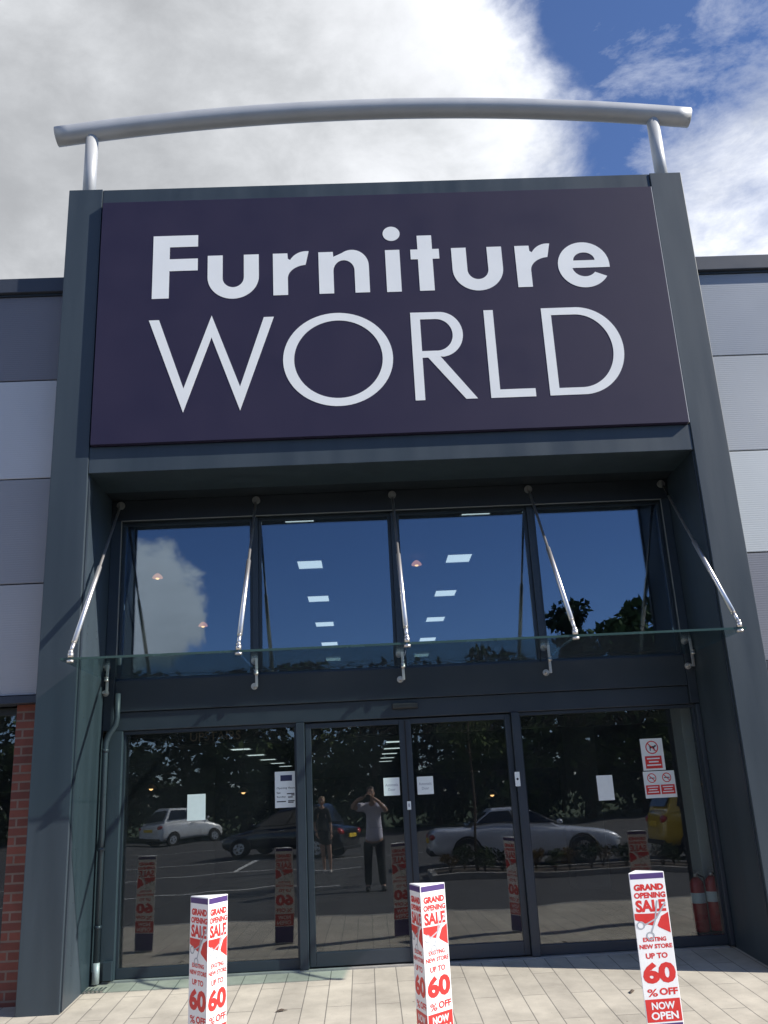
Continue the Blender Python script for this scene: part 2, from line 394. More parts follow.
# lower screen
GB = -1.432
bx('threshold', M['kerb'], B, -2.40, 3.20, 8.86, 9.3, -1.5, GB-.004)
bx('jamb', A, B, -2.425, -2.30, 8.86, 9.0, GB, .712, bev=.005)
bx('jamb', M['anth_dark'], B, 3.221, 3.259, 8.86, 9.0, GB, .712, bev=.005)
bx('mullion', M['anth_dark'], B, -.655, -.575, 8.86, 9.0, GB, .712, bev=.005)
bx('mullion', M['anth_dark'], B, 1.418, 1.492, 8.86, 9.0, GB, .712, bev=.005)
for a,b in ((-2.298,-.657),(1.494,3.219)):
    w = bx('shop_window', M['glass'], B, a+.02, b-.02, 8.945, 8.965, -1.345, .68)
    MB().box(a,b,8.92,8.99,GB,-1.347,bev=.004).box(a,b,8.92,8.99,.682,.711).box(a,a+.018,8.92,8.99,-1.345,.68).box(b-.018,b,8.92,8.99,-1.345,.68).build('window_frame', M['anth_dark'], w)
for a,b,hx in ((-.570,.388,.355),(.392,1.414,.425)):
    d = bx('sliding_door', M['glass'], B, a+.058, b-.058, 8.935, 8.950, -1.305, .655)
    MB().box(a,a+.056,8.91,8.975,GB+.01,.70,bev=.004).box(b-.056,b,8.91,8.975,GB+.01,.70,bev=.004).box(a+.057,b-.057,8.91,8.975,GB+.01,-1.306,bev=.004).box(a+.057,b-.057,8.91,8.975,.656,.70).build('door_frame', M['anth_dark'], d)
MB().box(.384,.396,8.903,8.909,GB+.02,.69).build('door_seal', M['rubber'], B)
bx('door_sensor', M['plastic'], B, .275, .525, 8.846, 8.882, .795, .85, bev=.012)
# side walls
WYS = 8.22
def wall(x0, x1, cols, side):
    zs = [5.055,4.105,3.068,2.035,1.012]
    for i,k in enumerate(cols):
        bx('cladding_panel', PAN[k], B, x0, x1, WYS, WYS+.08, zs[i+1]+.006, zs[i]-.006, bev=.004)
    bx('wall_core', M['anth_dark'], B, x0, x1, WYS+.085, WYS+.25, .96, 5.05)
    bx('parapet_cap', M['parapet'], B, x0, x1, WYS-.06, WYS+.5, 5.075, 5.235, bev=.006)
    bx('parapet_trim', M['anth_dark'], B, x0, x1, WYS-.02, WYS+.07, 5.052, 5.073)
    bx('cladding_flashing', M['parapet'], B, x0, x1, WYS-.03, WYS+.2, .943, 1.008, bev=.004)
wall(-16, PL0-.003, ('slate','light','mid','pale'), -1)
wall(PR1+.003, 16, ('greyr','lightr','whiter','steelr'), 1)
for x0,x1 in ((-3.10,PL0-.003),(-7.2,-6.5),(-16,-10.6),(PR1+.003,6.2),(9.8,16)):
    bx('brick_pier', M['brick'], B, x0, x1, 8.30, 8.6, -1.55, .94)
for x0,x1 in ((-6.498,-3.102),(-10.598,-7.202),(6.202,9.798)):
    w = bx('side_window', M['glass'], B, x0+.05, x1-.05, 8.5, 8.52, -1.4, .87)
    MB().box(x0,x0+.048,8.46,8.56,-1.5,.922).box(x1-.048,x1,8.46,8.56,-1.5,.922).box(x0+.05,x1-.05,8.46,8.56,.872,.922).box(x0+.05,x1-.05,8.46,8.56,-1.5,-1.402).box((x0+x1)/2-.03,(x0+x1)/2+.03,8.44,8.495,-1.4,.87).build('window_frame', M['anth_dark'], w)
# shell and interior
bx('outer_wall', M['parapet'], B, -16.0, -15.7, 8.7, 46, -1.6, 4.9)
bx('outer_wall', M['parapet'], B, 15.7, 16.0, 8.7, 46, -1.6, 4.9)
bx('outer_wall', M['parapet'], B, -15.69, 15.69, 45.7, 46, -1.6, 4.9)
bx('roof', M['roof'], B, -15.69, 15.69, 8.62, 45.69, 4.6, 4.8)
bx('shop_floor', M['dark_in'], B, -15.69, 15.69, 9.31, 45.69, -1.6, -1.437)
bx('lower_ceiling', M['in_ceil'], B, -15.69, 15.69, 9.05, 45.69, .97, 1.0)
bx('upper_floor', M['dark_in'], B, -15.69, 15.69, 9.04, 45.69, 1.03, 1.17)
bx('upper_ceiling', M['in_ceil'], B, -15.69, 15.69, 9.32, 45.69, 3.32, 3.36)
bx('inner_wall', M['dark_in'], B, -15.69, -2.75, 8.95, 9.03, 1.4, 4.59)
bx('inner_wall', M['dark_in'], B, 3.5, 15.69, 8.95, 9.03, 1.4, 4.59)
bx('lobby_pier', M['in_pier'], B, 3.19, 3.335, 9.25, 9.55, -1.436, .96, bev=.008)
bx('lobby_wall', M['dark_in'], B, 3.47, 3.6, 9.1, 14, -1.436, .96)
bx('lobby_wall', M['dark_in'], B, -3.4, -3.2, 9.1, 20, -1.436, .96)
bx('bulkhead', M['dark_in'], B, -3.1, 3.4, 9.62, 9.8, .60, .965)
bx('column', M['in_col'], B, 3.02, 3.52, 14.2, 14.7, -1.436, .966, bev=.01)
bx('column', M['in_col'], B, -4.6, -4.1, 16.2, 16.7, -1.436, .966, bev=.01)

# word above the stairs, seen faintly through the glass
mb = MB(); put_text(mb, 'UPSTAIRS', -1.80, -1.28, .635, .725, lambda u,v,w: Vector((u,9.615-w,v)), .0, .01)
tag(mb.build('upstairs_lettering', M['bronze'], fix=False), 'faint bronze UPSTAIRS word high behind the shop glass left of the doors', 'sign')

# ------------------------------------------------------------------ shop sign
SG = thing('shop_sign', (.385,7.99,ZS0), 'wide purple shop sign with large white Furniture WORLD lettering above the entrance', 'sign')
SX0, SX1 = -2.468, 3.238
bx('panel', M['sign'], SG, SX0, SX1, 7.955, 8.045, ZS0, ZS1, bev=.003)
# bright strip on the right edge only, painting in its sunlit side
MB().box(SX1+.001,SX1+.006,7.957,8.04,ZS0,ZS1).build('edge_trim', M['alu'], SG)
def arc(cx,cy,rx,ry,a0,a1,n=24):
    return [(cx+rx*math.cos(math.radians(a0+(a1-a0)*i/n)), cy+ry*math.sin(math.radians(a0+(a1-a0)*i/n))) for i in range(n+1)]
XH, BL = 5.293, 4.815
def L_u(x):
    return [[(x,XH)]+arc(x+.2565,5.045,.2565,.252,180,360)+[(x+.513,XH),(x+.363,XH)]+arc(x+.2565,5.035,.1065,.112,360,180)+[(x+.150,XH)]]
def L_r(x):
    return [[(x,BL),(x+.147,BL)]+arc(x+.345,5.005,.198,.149,180,95,14)+[(x+.362,5.311)]+arc(x+.335,5.115,.187,.197,85,150,10)+[(x+.150,5.23),(x+.147,XH),(x,XH)]]
def L_n(x):
    return [[(x,BL),(x+.147,BL)]+arc(x+.2535,5.07,.1065,.122,180,0)+[(x+.36,BL),(x+.506,BL)]+arc(x+.336,5.122,.170,.188,0,125,18)+[(x+.150,5.235),(x+.147,XH),(x,XH)]]
GL = dict(
 F=[[(-1.935,5.541),(-1.935,4.82),(-1.768,4.82),(-1.768,5.13),(-1.485,5.13),(-1.485,5.267),(-1.768,5.267),(-1.768,5.407),(-1.485,5.407),(-1.485,5.541)]],
 u=L_u(-1.385), r=L_r(-.729), n=L_n(-.269),
 i=[[(.408,XH),(.408,BL-.005),(.555,BL-.005),(.555,XH)]],
 t=[[(.740,5.452),(.740,5.290),(.666,5.290),(.666,5.176),(.738,5.176),(.738,BL-.004),(.887,BL-.004),(.887,5.176),(.957,5.176),(.957,5.290),(.889,5.290),(.889,5.452)]],
 u2=L_u(1.082), r2=L_r(1.731),
 e=[arc(2.42,5.05,.263,.262,4,328,48)+arc(2.425,5.042,.128,.128,322,194,20)+[(2.305,5.015),(2.683,5.015)], arc(2.428,5.101,.110,.092,0,180,18)],
 W=[[(-1.956,4.580),(-1.856,4.580),(-1.604,3.83),(-1.340,4.612),(-1.061,3.83),(-.826,4.575),(-.728,4.575),(-1.061,3.58),(-1.340,4.372),(-1.604,3.58)]],
 O=[arc(-.107,4.09,.536,.503,0,358,70), arc(-.104,4.09,.432,.419,0,358,70)],
 R=[[(.623,4.567)]+[(.623,3.615),(.717,3.615),(.717,4.067),(.773,4.067),(1.113,3.613),(1.226,3.613),(.893,4.076)]+arc(.905,4.318,.226,.247,-85,90,26), [(.717,4.489),(.717,4.139),(.86,4.139)]+arc(.868,4.313,.162,.175,-88,90,20)],
 L=[[(1.355,4.566),(1.355,3.612),(1.792,3.612),(1.792,3.698),(1.448,3.698),(1.448,4.566)]],
 D=[[(1.930,4.566),(1.930,3.614)]+arc(2.265,4.09,.442,.476,-86,88,40), [(2.025,4.487),(2.025,3.690)]+arc(2.255,4.088,.346,.398,-87,88,36)],
)
T = lambda u,v,w: Vector((u, 7.955-w, v))
for k in ('F','u','r','n','i','t','u2','r2','e','W','O','R','L','D'):
    o = MB().outline(GL[k], T, .003).build('letter', M['letter'], SG)
    if k == 'i': MB().outline([arc(.481,5.485,.087,.084,0,352,44)], T, .003).build('letter_dot', M['letter'], o)

# ------------------------------------------------------------------ curved roof rail
RY = 8.22
RL = thing('curved_roof_rail', (.39,RY,ZT), 'arched silver tube on two posts above the purple sign', 'roof rail')
k = RY/8.1
cx, zc, half, sag = .40*k, 7.175*k, 3.44*k, .238
pts = []
for i in range(49):
    t = -1+2*i/48
    pts.append((cx+half*t, RY, zc-sag*k*t*t+.012*t))
MB().tube(pts, .107, 22).build('tube', M['alu'], RL)
for x in (-2.662*k, 3.432*k):
    t = (x-cx)/half; zt = zc-sag*k*t*t
    p = MB().tube([(x,RY,ZT-.03),(x,RY,zt-.06)], .068, 18).build('post', M['alu'], RL)
    MB().tube([(x,RY,ZT-.001),(x,RY,ZT+.018)], .11, 18).build('base_plate', M['alu'], p)

# ------------------------------------------------------------------ glass canopy
CA = thing('glass_canopy', (.4,8.15,1.05), 'green tinted glass entrance canopy hung on five steel tie rods', 'canopy')
RX = [-2.395,-1.015,.385,1.80,3.195]
GX = [-2.478,-1.015,.385,1.80,3.25]
CZ = 1.205
for i in range(4):
    a, b = GX[i]+(.005 if i else 0), GX[i+1]-(.005 if i < 3 else 0)
    g = bx('glass_pane', M['cglass'], CA, a, b, 7.50, 8.84, CZ-.009, CZ+.009)
    MB().box(a,b,7.492,7.4995,CZ-.0095,CZ+.0095).build('polished_edge', M['cedge'], g)
for i,x in enumerate(RX):
    top = Vector((x,8.815,2.955)); bot = Vector((x,7.44+.06,CZ+.055)); d = bot-top
    mid = top+d*.47
    rod = MB().tube([top+d*.02, mid-d*.01, mid, top+d*.945], [.0125,.0125,.021,.021], 12).build('tie_rod', M['steel'], CA)
    MB().tube([top+d*.945, top+d*.955, top+d*.99], [.012,.017,.015], 10).tube([(x,7.50,CZ+.011),(x,7.50,CZ+.05)], .024, 14).tube([(x,7.50,CZ-.03),(x,7.50,CZ-.011)], .030, 14).ball((x,7.50,CZ+.058), .021, 10, 6).build('glass_clamp', M['steel'], rod)
    MB().tube([(x,8.85,2.965),(x,8.828,2.965)], .040, 18).box(x-.006,x+.006,8.80,8.828,2.925,2.985).build('wall_plate', M['steel_dk'], rod)
    xb = [-2.445,-1.015,.398,1.825,3.24][i]
    xb = min(max(xb, PL1+.05), PR0-.035)
    br = MB().box(xb-.013,xb+.013,8.768,8.782,CZ-.145,CZ+.145,bev=.003).build('bracket', M['steel'], CA)
    for z in (CZ-.13, CZ+.13):
        MB().tube([(xb-.03,8.858,z),(xb-.03,8.845,z)], .032, 16).tube([(xb-.03,8.845,z),(xb-.03,8.775,z)], .014, 10).build('boss', M['steel'], br)
    MB().tube([(xb,8.745,CZ-.03),(xb,8.745,CZ-.012)], .022, 14).box(xb-.008,xb+.008,8.745,8.772,CZ-.028,CZ-.014).build('glass_fixing', M['steel'], br)

# ------------------------------------------------------------------ drain pipe
DP = thing('drain_pipe', (-2.43,8.80,-1.45), 'grey downpipe with swan neck and pale shoe at the left door jamb', 'drain pipe')
MB().tube([(-2.34,8.80,1.06),(-2.34,8.80,.84),(-2.35,8.80,.77),(-2.41,8.80,.68),(-2.435,8.80,.61),(-2.438,8.80,.5),(-2.438,8.80,-1.27)], .027, 14).build('pipe', M['anth'], DP)
MB().tube([(-2.438,8.80,-1.27),(-2.438,8.80,-1.44)], .031, 14).build('shoe', M['alu'], DP)
for z in (.52,-.35,-1.0): MB().tube([(-2.438,8.80,z),(-2.438,8.80,z+.03)], .032, 14).build('pipe_clip', M['anth_dark'], DP)
# fixed jamb foot cover
tag(MB().box(-2.385,-2.305,8.815,8.858,-1.425,-1.27,bev=.006).build('jamb_foot_cover', M['anth']), 'small grey metal foot cover at the bottom of the left door jamb', 'cover plate')

# ------------------------------------------------------------------ notices on the glass
def sheet(name, x0, x1, z0, z1, label, cat='notice', y=8.9435, mat='paper', group=None):
    th = thing(name, ((x0+x1)/2, y, z0), label, cat, group)
    MB().box(x0,x1,y-.0015,y,z0,z1).build('sheet', M[mat], th)
    return th, (lambda u,v,w: Vector((x0+u*(x1-x0), y-.0015-.0003-w, z0+v*(z1-z0)))), y
sheet('paper_notice', -1.69, -1.52, -.128, .106, 'blank white paper taped inside the left shop window')
sheet('paper_notice', 2.192, 2.345, -.138, .09, 'blank white paper taped inside the right shop window')
th, T, y = sheet('opening_hours_notice', -.868, -.664, -.055, .272, 'white opening hours notice with navy block beside the left mullion')
MB().box(-.815,-.705,y-.0035,y-.0022,.185,.238).build('header_block', M['navy'], th)
for wd,u0,u1,v0,v1 in (('Opening',.08,.56,.50,.57),('Hours',.61,.92,.512,.57),('Sat',.08,.26,.385,.44),('Sunday',.08,.5,.265,.325)):
    mb = MB(); put_text(mb,wd,u0,u1,v0,v1,T,0.,.01); mb.build('lettering', M['ink'], th, fix=False)
mb = MB()
for z0,a,b in ((.365,.55,.9),(.325,.75,.9),(.27,.6,.82),(.155,.08,.5),(.165,.6,.9),(.125,.6,.85)):
    p = T(a,z0,0); q = T(b,z0,0); mb.box(p.x,q.x,y-.003,y-.0022,p.z,p.z+.009)
mb.build('printed_line', M['ink'], th)
for x0,x1,z0,z1,lab in ((.160,.312,.004,.166,'white Automatic Door notice on the left sliding door'),(.478,.632,0.0,.162,'white Automatic Door notice on the right sliding door')):
    th, T, y = sheet('automatic_door_notice', x0, x1, z0, z1, lab, y=8.9335)
    for wd,u0,u1,v0,v1 in (('Automatic',.1,.9,.52,.68),('Door',.28,.72,.26,.42)):
        mb = MB(); put_text(mb,wd,u0,u1,v0,v1,T,0.,.02); mb.build('lettering', M['greyp'], th, fix=False)
th, T, y = sheet('door_sticker', 1.400, 1.447, .030, .160, 'small white push sticker on the dark mullion right of the doors', 'sticker', y=8.857)
mb = MB(); mb.tube([(1.4235,y-.0017,.095),(1.4235,y-.0028,.095)], .011, 12); mb.build('printed_dot', M['ink'], th)
th, T, y = sheet('door_switch', .372, .408, -.13,-.055, 'small pale lock sticker on the meeting stiles of the sliding doors', 'sticker', y=8.902)
mb = MB(); mb.box(.382,.398,y-.003,y-.0017,-.105,-.075); mb.build('printed_dot', M['greyp'], th)
def ring(mb, cx, cz, r, t, y):
    for a0 in range(0,360,15):
        a1 = a0+15
        P = lambda a,rr: (cx+rr*math.cos(math.radians(a)), cz+rr*math.sin(math.radians(a)))
        q = [P(a0,r-t),P(a0,r),P(a1,r),P(a1,r-t)]
        mb.add([(x,y,z) for x,z in q], [(0,1,2,3)])
    d = Vector((math.cos(math.radians(-45)),math.sin(math.radians(-45)))); n = Vector((-d.y,d.x))*t*.5
    mb.add([(cx+s*d.x*(r-t)+e*n.x, y-.0003, cz+s*d.y*(r-t)+e*n.y) for s,e in ((-1,-1),(1,-1),(1,1),(-1,1))], [(0,1,2,3)])
th, T, y = sheet('no_dogs_sign', 2.654, 2.869, .112, .408, 'white no dogs sign with red text panel, upper sign on the right window', 'sign')
mb = MB(); ring(mb, 2.7615, .325, .062, .010, y-.0024); mb.build('ban_ring', M['redp'], th, fix=False)
dog = [(-.040,.022),(-.030,.022),(-.024,.012),(.022,.012),(.036,.026),(.034,.030),(.030,.020),(.022,.002),(.022,-.032),(.014,-.032),(.012,-.008),(-.014,-.008),(-.016,-.032),(-.024,-.032),(-.026,0),(-.034,.004),(-.044,.010)]
MB().outline([[(2.7615-a,.325+b) for a,b in dog][::-1]], lambda u,v,w: Vector((u,y-.0017-w,v)), .0004).build('dog_symbol', M['ink'], th)
MB().box(2.682,2.842,y-.0028,y-.0018,.130,.245).build('text_panel', M['redp'], th)
mb = MB()
for z,a,b in ((.215,2.70,2.824),(.185,2.715,2.81),(.155,2.695,2.83)): mb.box(a,b,y-.0038,y-.003,z,z+.012)
mb.build('printed_line', M['white'], th)
th, T, y = sheet('no_smoking_sign', 2.643, 2.944, -.140, .104, 'white sign with two red ban rings below the no dogs sign', 'sign')
for cx in (2.722, 2.866):
    mb = MB(); ring(mb, cx, .042, .044, .008, y-.0024); mb.build('ban_ring', M['redp'], th, fix=False)
    MB().box(cx-.026,cx+.02,y-.0019,y-.0016,.038,.046).box(cx+.021,cx+.028,y-.0019,y-.0016,.038,.046).build('symbol', M['ink'], th)
    MB().box(cx-.066,cx+.066,y-.0028,y-.0018,-.108,-.022).build('text_panel', M['redp'], th)
    mb = MB()
    for z,w in ((-.045,.05),(-.068,.04),(-.091,.052)): mb.box(cx-w,cx+w,y-.0038,y-.003,z,z+.009)
    mb.build('printed_line', M['white'], th)

# ------------------------------------------------------------------ fire extinguishers inside the lobby
def extinguisher():
    e = thing('fire_extinguisher', (0,0,0), 'red fire extinguisher', 'fire extinguisher', 'fire extinguishers behind the right window')
    prof = [(.0,.0),(.062,.002),(.066,.012),(.066,.40),(.060,.435),(.035,.465),(.022,.475)]
    MB().tube([(0,0,z) for r,z in prof], [max(r,.001) for r,z in prof], 18).build('cylinder', M['extred'], e)
    MB().tube([(0,0,.475),(0,0,.51)], .02, 12).box(-.012,.012,-.075,.02,.51,.522).box(-.012,.012,-.085,.02,.535,.545).build('valve', M['steel'], e)
    MB().tube([(.02,0,.495),(.07,-.01,.47),(.085,-.02,.36),(.083,-.02,.18)], [.009,.009,.009,.013], 8).build('hose', M['rubber'], e)
    MB().tube([(0,0,.25),(0,0,.34)], .0668, 18, caps=False).build('paper_label', M['paper'], e)
    return e
e1 = extinguisher(); e1.location = (3.075,9.14,-1.436+.09); e1['label'] = 'left red fire extinguisher of the pair behind the right shop window'
e2 = copy_tree(e1); e2.location = (3.212,9.11,-1.436+.10); e2.rotation_euler.z = .5; e2['label'] = 'right red fire extinguisher of the pair, nearest the pale pier'
tag(MB().box(2.99,3.36,9.04,9.22,-1.436,-1.346,bev=.01).build('extinguisher_stand', M['plastic']), 'low black stand under the two fire extinguishers', 'stand')

# ------------------------------------------------------------------ lights inside
def ceil_light(w, l):
    c = thing('ceiling_light', (0,0,0), 'x', 'ceiling light')
    MB().add([(-w/2,-l/2,-.006),(w/2,-l/2,-.006),(w/2,l/2,-.006),(-w/2,l/2,-.006)],[(3,2,1,0)]).build('diffuser', M['led'], c, fix=False)
    MB().box(-w/2-.02,w/2+.02,-l/2-.02,-l/2-.001,-.012,0).box(-w/2-.02,w/2+.02,l/2+.001,l/2+.02,-.012,0).box(-w/2-.02,-w/2-.001,-l/2,l/2,-.012,0).box(w/2+.001,w/2+.02,-l/2,l/2,-.012,0).build('frame', M['letter'], c)
    return c
protoL = ceil_light(.35,.46); first = True
def put_light(x, y, z, label, group):
    global first
    o = protoL if first else copy_tree(protoL)
    first = False
    o.location = (x,y,z); o['label'] = label; o['group'] = group
for side,x,n in (('left',-.70,9),('right',1.50,9)):
    for i in range(n):
        word = ['first','second','third','fourth','fifth','sixth','seventh','eighth','ninth'][i]
        put_light(x, 10.55+2.4*i, 3.318, f'{word} bright ceiling panel from the front in the {side} row behind the upper windows', 'ceiling panels of the upper floor')
for side,x,y0,n in (('left',-2.30,17.3,5),('right',.57,17.3,5),('far left',-5.2,26.4,2)):
    for i in range(n):
        word = ['first','second','third','fourth','fifth'][i]
        put_light(x, y0+2.4*i, .968, f'{word} ceiling panel from the front in the {side} row behind the ground floor glass', 'ceiling panels of the ground floor')
def pendant(shade_mat, bulb=True):
    p = thing('pendant_lamp', (0,0,0), 'x', 'pendant lamp')
    MB().tube([(0,0,.03),(0,0,.02),(0,0,-.03),(0,0,-.08),(0,0,-.085)], [.02,.045,.10,.125,.12], 18).build('lamp_shade', shade_mat, p)
    MB().tube([(0,0,.02),(0,0,.9)], .004, 6).build('cable', M['plastic'], p)
    MB().ball((0,0,-.07), .05, 10, 6).build('bulb', M['warm'], p)
    return p
pa = pendant(M['bronze']); pb = None
for i,(x,y,z,lab,red) in enumerate([
  (-1.72,13.2,.20,'wide copper pendant lamp glowing left of the opening hours notice',0),
  (-3.0,13.2,.31,'small warm pendant lamp near the left jamb',0),
  (1.72,13.0,.0,'single warm pendant lamp glowing behind the right sliding door',0),
  (3.55,13.2,.45,'warm pendant lamp left of the no dogs sign',0),
  (-2.9,12.8,3.22,'red glowing pendant lamp upper in the left upper window',1),
  (-2.55,14.6,2.83,'red glowing pendant lamp lower in the left upper window',1),
  (.86,12.8,3.25,'red glowing pendant lamp right of the centre mullion',1)]):
    if red:
        if pb is None: pb = o = pendant(M['redlamp'])
        else: o = copy_tree(pb)
    else:
        o = pa if i == 0 else copy_tree(pa)
    o.scale = (.62,.62,.62)
    if z > 2.4: # short cable under the upper ceiling
        for c in o.children:
            if c.name.startswith('cable'): c.scale = (1,1,.1)
    o.location = (x,y,z); o['label'] = lab; o['group'] = 'pendant lamps inside the store'

# ------------------------------------------------------------------ sale bollards
BS, BH = .234, 1.05
def bollard():
    b = thing('sale_bollard', (0,0,0), 'x', 'bollard', 'sale bollards on the paving')
    Rr = BS/math.sqrt(3)
    # front edge points to -y
    P = [Vector((Rr*math.cos(a), Rr*math.sin(a),0)) for a in (math.radians(-90), math.radians(30), math.radians(150))]
    def prism(z0,z1,off=0):
        k = 1+off/Rr*2
        return MB().add([(p.x*k,p.y*k,z0) for p in P]+[(p.x*k,p.y*k,z1) for p in P], [(0,2,1),(3,4,5),(0,1,4,3),(1,2,5,4),(2,0,3,5)])
    prism(0,BH).build('sleeve', M['sleeve'], b, bev=.004)
    def faces():
        for i in range(3):
            a, c = P[i], P[(i+1)%3]
            u = (c-a).normalized(); n = Vector((u.y,-u.x,0))
            yield i, (lambda uu,vv,w,a=a,u=u,n=n: a+u*(BS*uu)+Vector((0,0,BH-vv*.893/1000.))+n*(.0008+w))
    for i,T in faces():
        q = lambda mb,u0,u1,v0,v1,w=0: mb.add([T(u0,v1,w),T(u1,v1,w),T(u1,v0,w),T(u0,v0,w)],[(0,1,2,3)])
        mb = MB(); q(mb,.03,.97,8,44); mb.build('top_band', M['purp'], b, fix=False)
        mb = MB(); q(mb,.52,.58,17,35); mb.build('emblem', M['white'], b, fix=False) if False else None
        mb = MB()
        put_text(mb,'GRAND',.10,.93,122,78,T,0,.06); put_text(mb,'OPENING',.08,.96,172,133,T,0,.05); put_text(mb,'SALE',.09,.93,262,182,T,0,.045)
        put_text(mb,'EXCITING',.18,.82,452,424,T,0,.04); put_text(mb,'NEW STORE',.06,.96,497,468,T,0,.04)
        put_text(mb,'UP TO',.20,.80,560,524,T,0,.04); put_text(mb,'60',.06,.96,716,582,T,0,.05); put_text(mb,'OFF',.45,.95,790,745,T,0,.04); put_text(mb,'%',.12,.40,796,748,T,0,.02)
        mb.build('red_lettering', M['redp'], b, fix=False)
        mb = MB()
        mb.add([T(.03,268,0),T(.03,308,0),T(.20,326,0),T(.40,344,0),T(.54,352,0),T(.68,272,0),T(.30,271,0)],[tuple(range(7))])
        mb.add([T(.63,350,0),T(.76,292,0),T(.97,268,0),T(.97,402,0),T(.80,380,0),T(.66,362,0)],[(0,1,2,3,4,5)])
        mb.build('red_flash', M['redp'], b, fix=False)
        mb = MB()
        def seg(a0,a1,t,w=.0006):
            d = Vector((a1[0]-a0[0],(a1[1]-a0[1])/226.)); d.normalize(); nn = Vector((-d.y,d.x*226.))*t
            d2 = Vector((nn.x, nn.y)); 
            mb.add([T(a0[0]-d2.x,a0[1]-d2.y,w),T(a1[0]-d2.x,a1[1]-d2.y,w),T(a1[0]+d2.x,a1[1]+d2.y,w),T(a0[0]+d2.x,a0[1]+d2.y,w)],[(0,1,2,3)])
        for (cx,cy) in ((.17,345),(.40,415)):
            rr = .10
            for k in range(16):
                a0,a1 = 2*PI*k/16, 2*PI*(k+1)/16
                seg((cx+rr*math.cos(a0),cy+rr*226*math.sin(a0)),(cx+rr*math.cos(a1),cy+rr*226*math.sin(a1)),.018)
        seg((.27,345),(.62,306),.02); seg((.62,306),(.92,205),.022)
        seg((.44,394),(.58,318),.02); seg((.58,318),(.70,190),.020)
        mb.build('scissors_print', M['greyp'], b, fix=False)
        mb = MB(); q(mb,.03,.97,812,952); mb.build('red_panel', M['redp'], b, fix=False)
        mb = MB(); put_text(mb,'NOW',.19,.82,876,830,T,.0008,.03); put_text(mb,'OPEN',.15,.88,938,890,T,.0008,.03); mb.build('white_lettering', M['white'], b, fix=False)
        mb = MB(); q(mb,.03,.97,962,1160); mb.build('base_band', M['purp'], b, fix=False)
    return b
pb_ = bollard()
for i,(x,y,rot,lab) in enumerate([
   (-1.03,6.17,.14,'sale bollard left of the doors with two faces showing equally'),
   (.345,6.20,-.28,'sale bollard in front of the right sliding door, edge turned leftward'),
   (1.755,6.22,-.98,'sale bollard before the right shop window showing one flat face'),
   (-2.66,6.17,.3,'sale bollard at the extreme left edge before the brick pier'),
   (3.26,6.22,.2,'rightmost sale bollard before the right pillar')]):
    o = pb_ if i == 0 else copy_tree(pb_)
    o.location = (x,y,gz(y)+.002); o.rotation_euler = (.006*math.sin(i*2.3),.009*math.cos(i*1.7),rot); o['label'] = lab

# ------------------------------------------------------------------ small litter on the paving
def leaf_mesh():
    mb = MB(); pts = [(-.05,0,.004),(-.02,.014,.014),(.02,.018,.01),(.055,.004,.004),(.02,-.016,.012),(-.02,-.012,.006),(0,0,.022)]
    mb.add(pts,[(0,5,6),(0,6,1),(1,6,2),(2,6,3),(3,6,4),(4,6,5)]); return mb
lf = leaf_mesh().build('fallen_leaf', M['bark'], None)
for i,(x,y,rz,lab) in enumerate([(-.72,7.75,.4,'dry leaf on the paving between the left bollard and the doors'),(1.98,7.72,1.1,'dry leaf on the paving beside the right bollard'),(-2.0,7.5,2.2,'dry leaf on the paving by the left pillar foot')]):
    o = lf if i == 0 else lf.copy()
    if i: COL.objects.link(o)
    o.location = (x,y,gz(y)+.004); o.rotation_euler.z = rz; tag(o, lab, 'leaf', 'dry leaves on the paving')
# dark slats standing in for the shadow patch at the pipe foot
gr = thing('shadow_slats', (-2.40,8.66,gz(8.66)), 'dark slats standing in for a shadow patch at the downpipe foot', 'shadow patch')
mb = MB()
for k in range(5): mb.box(-2.47+.035*k,-2.452+.035*k,8.57,8.73,gz(8.66)-.01,gz(8.66)+.010)
mb.build('slat', M['steel_dk'], gr)
#PART2
# ------------------------------------------------------------------ people (they show in the glass)
def skin_mesh(name, verts, edges, sub=2, root=0):
    me = bpy.data.meshes.new(name); me.from_pydata([v[:3] for v in verts], edges, []); 
    ob = bpy.data.objects.new(name, me); COL.objects.link(ob)
    ob.modifiers.new('s','SKIN'); 
    for i,v in enumerate(verts):
        r = v[3] if isinstance(v[3], tuple) else (v[3],v[3])
        me.skin_vertices[0].data[i].radius = r
        me.skin_vertices[0].data[i].use_root = (i == root)
    if sub:
        m = ob.modifiers.new('u','SUBSURF'); m.levels = sub; m.render_levels = sub
    dg = bpy.context.evaluated_depsgraph_get(); dg.update()
    out = bpy.data.meshes.new_from_object(ob.evaluated_get(dg))
    bpy.data.objects.remove(ob); bpy.data.meshes.remove(me)
    vs = [v.co.copy() for v in out.vertices]; fs = [list(p.vertices) for p in out.polygons]
    bpy.data.meshes.remove(out)
    return vs, fs
def lerp(a,b,t): return tuple(a[i]+(b[i]-a[i])*t for i in range(3))
